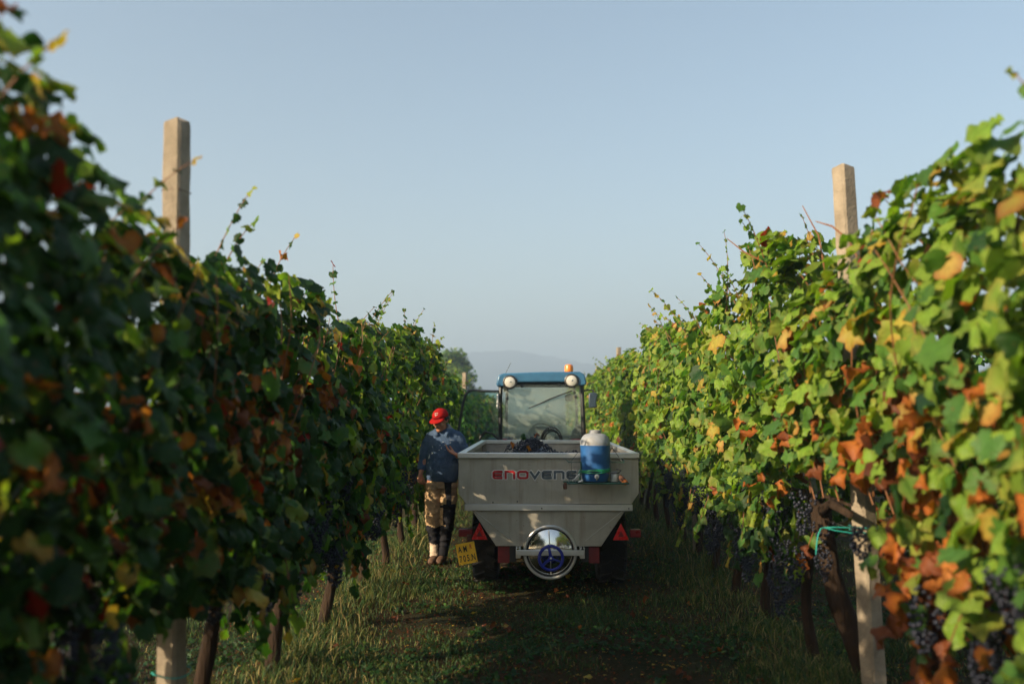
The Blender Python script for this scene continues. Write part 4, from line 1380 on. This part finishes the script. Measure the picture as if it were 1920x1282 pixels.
CX, CY = .548, 8.145
cl = thing('water_cooler', (CX, CY, 1.04), 'round blue drink cooler with a dirty white screw lid and spigot', 'cooler')
zb_ = 1.042
build('cooler_body', MB().lathe((CX, CY, zb_), (0, 0, 1), [(.095, 0), (.108, .006), (.122, .05), (.128, .13), (.131, .22), (.133, .31), (.134, .318), (.129, .322)], seg=44), M['cooler'], cl)
lid = build('lid', MB().lathe((CX, CY, zb_ + .319), (0, 0, 1), [(.132, 0), (.133, .015), (.128, .045), (.115, .073), (.094, .094), (.066, .104), (.054, .106), (.055, .110), (.055, .128), (.050, .134), (.012, .136)], seg=44), M['lid'], cl)
build('lid_strap', MB().tube([(CX - .10 + .0, CY - .098, zb_ + .322), (CX - .075, CY - .095, zb_ + .375), (CX - .02, CY - .062, zb_ + .418), (CX + .03, CY - .062, zb_ + .418), (CX + .075, CY - .092, zb_ + .375), (CX + .095, CY - .098, zb_ + .322)], .0028, seg=6), M['plasticgrey'], lid)
mb = MB()
arc = [(CX + .042 * math.cos(a), zb_ + .085 + .034 * math.sin(a)) for a in [math.pi * k / 10 for k in range(11)]]
mb.prism(arc[::-1], CY - .1275, CY - .110)
build('handle_recess', mb, M['coolershade'], cl)
sp = build('spigot', MB().lathe((CX + .004, CY - .122, zb_ + .052), (0, -1, 0), [(.021, 0), (.021, .008), (.013, .012), (.011, .026)], seg=18), M['milky'], cl)
build('spout', MB().tube([(CX + .004, CY - .142, zb_ + .055), (CX + .004, CY - .146, zb_ + .028)], .008, seg=10), M['plasticgrey'], sp)
# green cord wound round the cooler
mb = MB()
for k, (za, zb3) in enumerate(((.102, .112), (.092, .104), (.084, .118), (.078, .090))):
    mb.tube([(CX + .134 * math.cos(a), CY + .134 * math.sin(a), zb_ + za + (zb3 - za) * (.5 + .5 * math.cos(a)) + .004 * math.sin(3 * a + k)) for a in [2 * math.pi * j / 36 for j in range(36)]], .0042, seg=6, closed=True)
mb.tube([(CX - .134, CY, zb_ + .095), (CX - .155, CY - .07, zb_ + .075), (CX - .135, CY - .09, zb_ + .0)], .004, seg=6)
tag(build('green_cord', mb, mat('green_plastic_cord', (.015, .26, .12), .5), None, origin=(CX, CY, zb_ + .1)), 'bright green cord wound several times round the blue cooler', 'cord')
jr = thing('plastic_jar', (.713, 8.15, 1.042), 'small milky plastic jar standing right of the blue cooler', 'jar')
build('jar_body', MB().lathe((.713, 8.14, 1.042), (0, 0, 1), [(.030, 0), (.034, .006), (.034, .055), (.030, .066)], seg=24), M['milky'], jr)
build('jar_lid', MB().lathe((.713, 8.14, 1.109), (0, 0, 1), [(.030, 0), (.030, .016), (.024, .022), (.005, .023)], seg=24), M['lid'], jr)
mb = MB().tube([(.765, 8.13, 1.085), (.795, 8.09, 1.050)], [.022, .024], seg=16, cap='flat')
tk = thing('small_bottle', (.78, 8.11, 1.05), 'small orange-ended bottle lying at the right end of the wire rack', 'bottle')
build('bottle_body', mb, M['rust'], tk)
build('bottle_cap', MB().tube([(.797, 8.087, 1.048), (.812, 8.067, 1.032)], [.024, .021], seg=16, cap='flat'), M['orangeplastic'], tk)
rg = MB()
gv = [(.355, 8.07, 1.045), (.385, 8.05, 1.040), (.42, 8.045, 1.055), (.41, 8.06, 1.095), (.385, 8.065, 1.085), (.365, 8.07, 1.06)]
rg.tube([(.345, 8.07, 1.052), (.375, 8.055, 1.072), (.402, 8.05, 1.108)], [.012, .018, .011], seg=8, r2=[.006, .012, .006])
rg.tube([(.395, 8.04, 1.046), (.425, 8.035, 1.056)], [.014, .020], seg=8, r2=[.006, .01])
tag(build('rag', rg, M['milky'], None, origin=(.385, 8.055, 1.045)), 'crumpled white rag tucked beside the blue cooler', 'rag')

# ------------------------------------------------------------------ tractor
YC = 13.3; S_ = YC / 1707.0
def tx(px): return (px - 1000) * S_
def tz(py): return 1.66 - (py - 771) * S_
tc_ = thing('tractor', (tx(1015), YC, 0), 'narrow blue-roofed vineyard tractor with its left glass door open, towing the trailer', 'tractor')
rx0, rx1 = tx(931), tx(1099)
mb = MB()
prof = [(rx0 + .0, tz(721)), (rx0 + .03, tz(704)), (rx0 + .10, tz(700.5)), (tx(1015), tz(698)), (rx1 - .10, tz(697.5)), (rx1 - .03, tz(703)), (rx1, tz(719)), (rx1 - .02, tz(723)), (rx1 - .10, tz(723.5)), (tx(1062), tz(716.5)), (tx(966), tz(717.5)), (rx0 + .12, tz(725)), (rx0 + .02, tz(725))]
build('roof', mb.prism(prof, YC - .14, YC + 1.35), M['roofblue'], tc_, bevel=.02)
build('headliner', MB().box(tx(945), tx(1086), YC + .03, YC + 1.25, tz(722), tz(719.5)), M['headliner'], tc_)
for cxp, cyp, in ((956.7, 717), (1070.8, 714.5)):
    c = (tx(cxp), YC - .145, tz(cyp))
    wl = build('work_light', MB().lathe((c[0], c[1] + .06, c[2]), (0, -1, 0), [(.06, 0), (.098, .03), (.104, .075), (.088, .086), (.080, .080)], seg=28), M['cabblack'], tc_)
    wl.scale = (1, 1, 1)
    build('lens', MB().lathe((c[0], c[1] - .018, c[2]), (0, -1, 0), [(.079, 0), (.072, .014), (.045, .024), (.004, .028)], seg=28), M['lens'], wl)
    build('bulb', MB().ball((c[0] + .008, c[1] - .044, c[2] + .004), (.016, .006, .012)), M['chrome'], wl)
bc = build('beacon', MB().lathe((tx(1067.5), YC + .15, tz(697.5)), (0, 0, 1), [(.062, 0), (.062, .012), (.064, .014), (.064, .09), (.055, .112), (.03, .122), (.003, .124)], seg=24), M['amber'], tc_)
build('beacon_base', MB().lathe((tx(1067.5), YC + .15, tz(699)), (0, 0, 1), [(.068, -.01), (.068, .012), (.060, .016)], seg=24), M['cabblack'], bc)
build('antenna', MB().tube([(tx(945), YC - .05, tz(707)), (tx(957.5), YC - .03, tz(681))], .0035, seg=5), M['cabblack'], tc_)
# cab posts, rear then front
def poly_bar(pts, w_, d_, y, name, m='cabblack', parent=tc_):
    return build(name, MB().tube([(tx(a), y, tz(b)) for a, b in pts], w_, seg=8, r2=d_), M[m], parent)
poly_bar([(939, 722), (938, 760), (938.5, 826)], .030, .035, YC, 'cab_post')
poly_bar([(1090, 720), (1092, 770), (1094.5, 830)], .034, .035, YC, 'cab_post')
poly_bar([(941, 722), (1088, 720)], .022, .02, YC, 'top_rail')
poly_bar([(939, 829), (1095, 829)], .03, .03, YC, 'bottom_rail')
poly_bar([(947, 724), (945, 760), (946, 826)], .022, .03, YC + 1.2, 'cab_post')
poly_bar([(1083, 724), (1088, 760), (1088, 826)], .022, .03, YC + 1.2, 'cab_post')
poly_bar([(947, 822), (1088, 822)], .03, .03, YC + 1.2, 'dash_rail')
# curved black corner at the lower right of the window
corner = [(1093, 788), (1088, 793), (1079, 799), (1073, 806), (1070, 815), (1066, 821), (1060, 826), (1094, 829)]
build('corner_panel', MB().prism([(tx(a), tz(b)) for a, b in corner], YC - .02, YC + .06), M['cabblack'], tc_, bevel=.006)
corner = [(944, 722), (956, 722), (949, 733), (944, 735)]
build('corner_trim', MB().prism([(tx(a), tz(b)) for a, b in corner], YC - .005, YC + .04), M['cabblack'], tc_)
gl_ = build('rear_window', MB().box(tx(943), tx(1089), YC - .032, YC - .027, tz(827), tz(721)), M['rearglass'], tc_, smooth=False)
gf = build('windscreen', MB().box(tx(947), tx(1085), YC + 1.26, YC + 1.264, tz(824), tz(723)), M['rearglass'], tc_, smooth=False)
for a, b in ((951, 747), (1079, 743.5)):
    build('hinge_knob', MB().lathe((tx(a), YC - .036, tz(b)), (0, -1, 0), [(.022, 0), (.022, .015), (.01, .02)], seg=14), M['cabblack'], gl_)
for a, b in ((979, 723), (1049, 720.5)):
    build('latch', MB().lathe((tx(a), YC - .038, tz(b)), (0, -1, 0), [(.03, 0), (.028, .015), (.01, .02)], seg=14), M['plasticgrey'], gl_)
wp = build('wiper_arm', MB().tube([(tx(1071), YC - .06, tz(733)), (tx(1030), YC - .055, tz(748)), (tx(1012), YC - .05, tz(756))], [.012, .008, .006], seg=6), M['cabblack'], tc_)
build('wiper_blade', MB().tube([(tx(1048), YC - .046, tz(741)), (tx(992), YC - .046, tz(765))], .009, seg=6), M['cabblack'], wp)
build('wiper_motor', MB().lathe((tx(1067), YC + .02, tz(745)), (0, 1, 0), [(.05, 0), (.06, .02), (.06, .10), (.03, .12)], seg=16), M['plasticgrey'], tc_)
# inside: seat back, steering wheel, hoses
build('seat', MB().tube([(tx(1012), YC + .55, tz(850)), (tx(1012), YC + .62, tz(822)), (tx(1012), YC + .66, tz(806))], [.21, .2, .16], seg=14, r2=[.10, .07, .05]), M['plasticgrey'], tc_)
stw = [(tx(1016) + .17 * math.cos(a), YC + 1.0 + .05 * math.sin(a), tz(812) + .13 * math.sin(a)) for a in [2 * math.pi * k / 26 for k in range(26)]]
build('steering_wheel', MB().tube(stw, .012, seg=8, closed=True), M['cabblack'], tc_)
build('control_box', MB().box(tx(1026), tx(1040), YC + .25, YC + .4, tz(830), tz(810)), M['palegrey'], tc_, bevel=.01)
for k, (xa, xb, tp_) in enumerate(((1013, 1052, 799), (1015, 1049, 803), (1018, 1050, 806))):
    pts = []
    for j in range(13):
        a = math.pi * (1 - j / 12)
        xc, hw_ = (xa + xb) / 2, (xb - xa) / 2
        pts.append((tx(xc + hw_ * math.cos(a)), YC - .55 + .02 * k, tz(832 - (832 - tp_) * math.sin(a) ** .8)))
    build('hydraulic_hose', MB().tube([(pts[0][0], pts[0][1] + .1, tz(850))] + pts + [(pts[-1][0], pts[-1][1] + .1, tz(850))], .010, seg=7), M['black'], tc_)
# lower body, fenders, wheels
build('rear_body', MB().box(tx(950), tx(1082), YC - .05, YC + 1.2, .55, tz(832)), M['cabblack'], tc_, bevel=.03)
build('bonnet', MB().box(tx(965), tx(1065), YC + 1.25, YC + 2.6, .6, 1.25), M['roofblue'], tc_, bevel=.06)
for sg in (-1, 1):
    cxw = tx(1015) + sg * .60
    wheel_at(tc_, cxw, YC + .15, .58, .30, 20)
    wheel_at(tc_, tx(1015) + sg * .52, YC + 2.1, .36, .22, 18)
    pts = []
    arcp = [(YC + .15 + .66 * math.cos(a), .60 + .68 * math.sin(a)) for a in [math.pi * (.05 + .9 * k / 12) for k in range(13)]]
    vs = []
    for y_, z_ in arcp:
        vs += [(cxw - .17, y_, z_), (cxw + .17, y_, z_), (cxw - .17, y_ , z_ - .02), (cxw + .17, y_, z_ - .02)]
    fs = []
    for i in range(12):
        b = i * 4
        fs += [(b, b + 1, b + 5, b + 4), (b + 2, b + 6, b + 7, b + 3), (b, b + 4, b + 6, b + 2), (b + 1, b + 3, b + 7, b + 5)]
    build('fender', MB().add(vs, fs), M['cabblack'], tc_)
    tl = build('tail_light', MB().box(tx(1015) + sg * .49 - .07, tx(1015) + sg * .49 + .07, YC - .14, YC - .09, tz(833), tz(821.5)), M['reflector_dark'], tc_, bevel=.008)
# hose and lever clutter behind the rim
build('lift_arm', MB().tube([(tx(898), YC - .1, tz(832)), (tx(903), YC - .1, tz(816)), (tx(912), YC - .1, tz(809)), (tx(924), YC - .1, tz(812)), (tx(936), YC - .1, tz(822))], .018, seg=8), M['cabblack'], tc_)
build('coupling', MB().tube([(tx(948), YC - .4, tz(829)), (tx(956), YC - .4, tz(819)), (tx(963), YC - .4, tz(829))], .02, seg=8), M['plasticgrey'], tc_)
# open left door: curved black frame with glass, swung out behind
door_out = [(935, 734), (905, 733), (887, 731.5), (879, 733), (873, 741), (869, 757), (865, 780), (861, 806), (859, 832)]
dfr = build('door', MB().tube([(tx(a), YC + .02 - .12 * k / 8, tz(b)) for k, (a, b) in enumerate(door_out)], .020, seg=8), M['cabblack'], tc_)
dp = [(tx(a), tz(b)) for a, b in door_out] + [(tx(935), tz(832))]
build('door_glass', MB().prism(dp, YC - .03, YC - .025), M['doorglass'], dfr, smooth=False)
build('door_handle', MB().tube([(tx(934), YC - .08, tz(740)), (tx(933), YC - .1, tz(765))], .014, seg=8), M['milky'], dfr)
build('door_hinge', MB().box(tx(931.5), tx(938), YC - .08, YC - .04, tz(748), tz(741)), M['cabblack'], dfr)
# mirror
mr_ = build('mirror_arm', MB().tube([(tx(1094), YC, tz(733)), (tx(1103), YC - .02, tz(731)), (tx(1111), YC - .04, tz(731.5)), (tx(1113), YC - .05, tz(738))], .012, seg=8), M['cabblack'], tc_)
build('mirror', MB().prism([(tx(1103), tz(765)), (tx(1102.5), tz(740)), (tx(1105), tz(736)), (tx(1117), tz(736.5)), (tx(1120), tz(741)), (tx(1117), tz(752)), (tx(1118), tz(764))], YC - .10, YC - .05), mat('mirror_shell', (.03, .05, .075), .4), mr_, bevel=.015)

# ------------------------------------------------------------------ the worker
WX, WY = -1.02, 9.98
WZ = float(ground_z(WX, WY)) + .0
pr_ = thing('person', (WX, WY, WZ), 'worker in red cap, paint-spotted blue hoodie and beige trousers looking at his raised hand', 'person')
def W(x, y, z): return Vector((WX + x, WY + y, WZ + z))
def hand(mb, wrist, direction, normal, thumb_side, curl):
    """palm and five fingers; direction = towards the fingers, normal = out of the palm"""
    d = Vector(direction).normalized(); n = Vector(normal).normalized(); n = (n - d * n.dot(d)).normalized(); s_ = d.cross(n) * thumb_side
    w0 = Vector(wrist)
    mb.tube([w0 - d * .02, w0 + d * .03, w0 + d * .085], [.026, .036, .040], seg=10, r2=[.020, .017, .014], ref=s_)
    for k, (off, L) in enumerate(((.030, .072), (.010, .082), (-.010, .076), (-.030, .060))):
        p = w0 + d * .088 + s_ * off
        pts = [p - d * .03, p]
        a = 0
        for seg_ in (.42, .32, .26):
            a += curl
            p = p + (d * math.cos(a) + n * math.sin(a)) * L * seg_
            pts.append(p)
        mb.tube(pts, [.010, .0098, .0092, .0086, .0076], seg=8)
    p = w0 + d * .025 + s_ * .028
    mb.tube([p - s_ * .015, p + s_ * .018 + d * .02 + n * .008, p + s_ * .030 + d * .045 + n * .020, p + s_ * .030 + d * .068 + n * .032], [.014, .0125, .011, .009], seg=8)

hd = Matrix.Rotation(R(-24), 3, 'Z') @ Matrix.Rotation(R(20), 3, 'X')      # turned to his right, tipped down
HC = W(.005, -.04, 1.545)
def Hp(x, y, z): return HC + hd @ Vector((x, y, z))
bmb = MB()
bmb.ball(Hp(0, .012, .025), (.074, .092, .098), 18, 14, hd)                  # cranium
bmb.ball(Hp(0, -.030, -.040), (.056, .058, .078), 16, 12, hd)                # face
bmb.ball(Hp(0, -.060, -.092), (.034, .028, .026), 12, 8, hd)                 # chin
bmb.tube([Hp(0, -.084, .012), Hp(0, -.103, -.022), Hp(0, -.100, -.034)], [.009, .014, .013], seg=8)   # nose
bmb.tube([Hp(-.038, -.072, .020), Hp(0, -.086, .022), Hp(.038, -.072, .020)], .011, seg=8)              # brow
for s_ in (-1, 1):
    bmb.ball(Hp(s_ * .036, -.062, -.030), (.022, .020, .020), 10, 8, hd)     # cheeks
    bmb.tube([Hp(s_ * .072, .010, .018), Hp(s_ * .080, .020, .000), Hp(s_ * .074, .012, -.028)], [.010, .012, .008], seg=8, r2=[.016, .018, .010])
bmb.tube([Hp(-.022, -.085, -.062), Hp(0, -.092, -.060), Hp(.022, -.085, -.062)], .0075, seg=8)
bmb.tube([W(.03, .035, 1.36), W(.02, .02, 1.44), W(.01, .0, 1.50)], [.065, .056, .054], seg=14)
bmb.tube([W(.03, .03, .90), W(.04, .02, 1.05), W(.045, .02, 1.22), W(.045, .03, 1.36)], [.14, .145, .16, .12], seg=18, r2=[.10, .115, .11, .075], ref=(1, 0, 0))
bmb.tube([W(-.11, .03, 1.355), W(-.175, .05, 1.12), W(-.205, -.02, .985)], [.050, .040, .028], seg=12)
bmb.tube([W(.20, .03, 1.355), W(.275, .05, 1.10), W(.205, -.15, 1.165)], [.050, .040, .028], seg=12)
hand(bmb, W(-.208, -.025, .965), (-.10, -.35, -1), (.6, -.4, 0), -1, .75)
hand(bmb, W(.195, -.165, 1.175), (-.75, -.35, .42), (-.1, -.35, .9), 1, .28)
for hx_, kx_, ax_ in ((-.07, -.075, -.05), (.09, .085, .035)):
    bmb.tube([W(hx_, .02, .90), W(kx_, .0, .50), W(ax_, .035, .09)], [.080, .052, .036], seg=12)
    bmb.tube([W(ax_, .05, .05), W(ax_ - .01, -.06, .04)], [.036, .034], seg=10, r2=[.03, .022])
body_o = evaluated('body', bmb, M['skin'], pr_, [('REMESH', dict(mode='VOXEL', voxel_size=.0062)), ('SMOOTH', dict(factor=.5, iterations=3))])
for s_ in (-1, 1):
    build('eye', MB().ball(Hp(s_ * .027, -.0825, .000), (.0095, .006, .0055), 10, 8, hd), M['ink'], body_o)
build('eyebrow', MB().tube([Hp(-.042, -.080, .016), Hp(-.015, -.095, .019)], .0045, seg=6).tube([Hp(.042, -.080, .016), Hp(.015, -.095, .019)], .0045, seg=6), M['hair'], body_o)
build('moustache', MB().tube([Hp(-.024, -.094, -.054), Hp(0, -.104, -.048), Hp(.024, -.094, -.054)], .005, seg=6), M['hair'], body_o)
hm_ = MB().ball(Hp(0, .022, .022), (.080, .094, .075), 18, 12, hd)
hair = evaluated('hair', MB().tube([Hp(-.070, -.012, .02), Hp(-.078, .035, .005), Hp(-.05, .085, -.015), Hp(0, .103, -.02), Hp(.05, .085, -.015), Hp(.078, .035, .005), Hp(.070, -.012, .02)], [.012, .018, .022, .022, .022, .018, .012], seg=8, r2=[.02, .034, .045, .05, .045, .034, .02]), M['hair'], pr_, [('REMESH', dict(mode='VOXEL', voxel_size=.007)), ('SMOOTH', dict(factor=.5, iterations=2))])
# cap
cmb = MB()
prof = []
vs = []; seg = 28; rings = 9
for i in range(rings):
    th = (i / (rings - 1)) * R(93)
    for k in range(seg):
        a = 2 * math.pi * k / seg
        vs.append(Hp(.086 * math.sin(th) * math.cos(a) + .0001, .016 + .102 * math.sin(th) * math.sin(a), .040 + .088 * math.cos(th) + (.008 if math.sin(a) < -.6 and i > 5 else 0)))
fs = [(i * seg + k, (i + 1) * seg + k, (i + 1) * seg + (k + 1) % seg, i * seg + (k + 1) % seg) for i in range(rings - 1) for k in range(seg)]
cap = build('cap', MB().add(vs, fs), M['cap'], pr_)
so = cap.modifiers.new('thickness', 'SOLIDIFY'); so.thickness = .004
vs = []
for j in range(5):
    for k in range(11):
        u = (k / 10 - .5) * 2
        a = R(-90 + u * 62)
        ex = j / 4 * .075 * math.cos(u * 1.25)
        vs.append(Hp((.083 + ex * .55) * math.cos(a), .016 + (.100) * math.sin(a) - ex * 1.0, .040 - ex * .32 - .010 * u * u * (j / 4)))
fs = [(j * 11 + k, j * 11 + k + 1, (j + 1) * 11 + k + 1, (j + 1) * 11 + k) for j in range(4) for k in range(10)]
brim = build('brim', MB().add(vs, fs), M['cap'], cap)
so = brim.modifiers.new('thickness', 'SOLIDIFY'); so.thickness = .005
build('button', MB().ball(Hp(0, .016, .130), (.008, .008, .004)), M['cap'], cap)
em = MB()
for dx, dz, L in ((-.020, .014, .018), (.002, .016, .020), (-.012, .002, .014), (.006, .001, .016), (-.004, -.008, .010)):
    def cp(x, z):
        th = math.acos(max(-1, min(1, (z - .0) / .092)))
        return Hp(x, .016 - .1055 * math.sqrt(max(0, 1 - (x / .086) ** 2 - (z / .092) ** 2)), .040 + z)
    em.tube([cp(dx + .0, .044 + dz), cp(dx + L / 2, .046 + dz + .003), cp(dx + L, .044 + dz)], .0026, seg=5)
build('emblem', em, M['whiteink'], cap)
# hoodie
hmb = MB()
hmb.tube([W(.015, .025, .885), W(.02, .02, .94), W(.035, .015, 1.05), W(.045, .02, 1.2), W(.045, .03, 1.32), W(.045, .035, 1.385)], [.168, .178, .184, .186, .178, .125], seg=26, r2=[.118, .138, .148, .135, .115, .080], ref=(1, 0, 0), cap='flat')
hmb.tube([W(-.105, .03, 1.365), W(-.165, .045, 1.24), W(-.192, .055, 1.11), W(-.212, -.01, .995)], [.062, .058, .053, .042], seg=14, cap='flat')
hmb.tube([W(.195, .03, 1.365), W(.255, .045, 1.23), W(.285, .055, 1.105), W(.245, -.06, 1.13), W(.205, -.148, 1.165)], [.064, .061, .056, .048, .040], seg=14, cap='flat')
hmb.tube([W(-.105, .03, 1.36), W(.045, .035, 1.385), W(.195, .03, 1.36)], [.062, .080, .064], seg=12)
hmb.tube([W(-.03, -.055, 1.385), W(-.055, .02, 1.415), W(-.01, .105, 1.44), W(.07, .105, 1.455), W(.115, .02, 1.43), W(.085, -.055, 1.385)], [.022, .034, .044, .046, .036, .022], seg=10)
hmb.tube([W(.08, -.05, 1.40), W(.10, .0, 1.46), W(.08, .06, 1.485)], [.020, .026, .024], seg=8)
hood = evaluated('hoodie', hmb, [M['hoodie'], M['paint_splash'], M['hood_lining']], pr_, [('REMESH', dict(mode='VOXEL', voxel_size=.0085)), ('SMOOTH', dict(factor=.5, iterations=4))])
def fold(o, amp, fx, fz, seed):
    for v in o.data.vertices:
        p = v.co
        d = mnoise.noise(Vector((p.x * fx + seed, p.y * fx, p.z * fz))) * amp + mnoise.noise(Vector((p.x * fx * 2.3, p.y * fx * 2.3, p.z * fz * 2.6 + seed))) * amp * .5
        v.co = p + v.normal * d
fold(hood, .010, 6, 15, 3)
hood.modifiers.new('soften', 'SMOOTH').iterations = 3
for p in hood.data.polygons:
    c = p.center
    if c.y < -.05:
        a = mnoise.noise(Vector((c.x * 38, c.y * 10, c.z * 24)))
        if -.165 < c.x < -.07 and .99 < c.z < 1.27 and a > .42: p.material_index = 1
        if 0 < c.x < .10 and 1.22 < c.z < 1.33 and mnoise.noise(Vector((c.x * 60, 3, c.z * 60))) > .50: p.material_index = 1
        if .10 < c.x < .25 and c.z > 1.30 and mnoise.noise(Vector((c.x * 80, 9, c.z * 80))) > .45: p.material_index = 1
    if .055 < c.x < .14 and c.y < .06 and c.z > 1.452: p.material_index = 2
# trousers
tmb = MB()
tmb.tube([W(.015, .025, .80), W(.015, .025, .91)], [.165, .150], seg=24, r2=[.118, .105], ref=(1, 0, 0), cap='flat')
tmb.tube([W(-.068, .02, .86), W(-.075, .01, .70), W(-.078, .0, .52), W(-.072, .01, .40), W(-.066, .02, .30), W(-.055, .03, .18), W(-.050, .032, .075)], [.098, .096, .086, .080, .062, .056, .060], seg=16, r2=[.105, .10, .09, .084, .064, .056, .058], ref=(1, 0, 0), cap='flat')
tmb.tube([W(.092, .02, .86), W(.092, .01, .70), W(.085, .0, .52), W(.080, .01, .40), W(.066, .02, .30), W(.046, .03, .18), W(.034, .034, .075)], [.098, .096, .084, .078, .062, .054, .054], seg=16, r2=[.105, .10, .09, .084, .064, .056, .058], ref=(1, 0, 0), cap='flat')
trs = evaluated('trousers', tmb, [M['trouser'], M['trouser_dark'], M['gaiter']], pr_, [('REMESH', dict(mode='VOXEL', voxel_size=.0085)), ('SMOOTH', dict(factor=.5, iterations=3))])
fold(trs, .014, 8, 26, 9)
for p in trs.data.polygons:
    c = p.center
    wv = .012 * math.sin(c.x * 40)
    if c.z < .40 + wv: p.material_index = 1
    if c.x > .070 and c.z < .64: p.material_index = 1
    if c.x > .045 and .42 < c.z < .64 : p.material_index = 1
    if .055 < c.x < .135 and c.z > .62 + .0 and c.x > .055 + (.88 - c.z) * .12: p.material_index = 1
    if c.x < -.018 and c.z < .215 + wv and c.x > -.105: p.material_index = 2
build('knee_pad', MB().ball((WX + .100, WY - .070, WZ + .51), (.056, .032, .085), 16, 12), M['trouser_dark'], trs)
build('knee_strap', MB().tube([W(.02, -.075, .615), W(.09, -.100, .622), W(.165, -.03, .62)], .010, seg=8), M['trouser_dark'], trs)
for ax_, sy_ in ((-.05, -.0), (.032, .03)):
    bb = MB()
    bb.tube([W(ax_, .075 + sy_, .045), W(ax_ - .005, .0 + sy_, .05), W(ax_ - .018, -.08 + sy_, .042), W(ax_ - .026, -.135 + sy_, .036)], [.040, .046, .048, .038], seg=14, r2=[.042, .048, .036, .028])
    bb.tube([W(ax_, .04 + sy_, .05), W(ax_, .035 + sy_, .13)], [.046, .045], seg=12)
    evaluated('boot', bb, M['boot'], pr_, [('REMESH', dict(mode='VOXEL', voxel_size=.008)), ('SMOOTH', dict(factor=.5, iterations=2))])
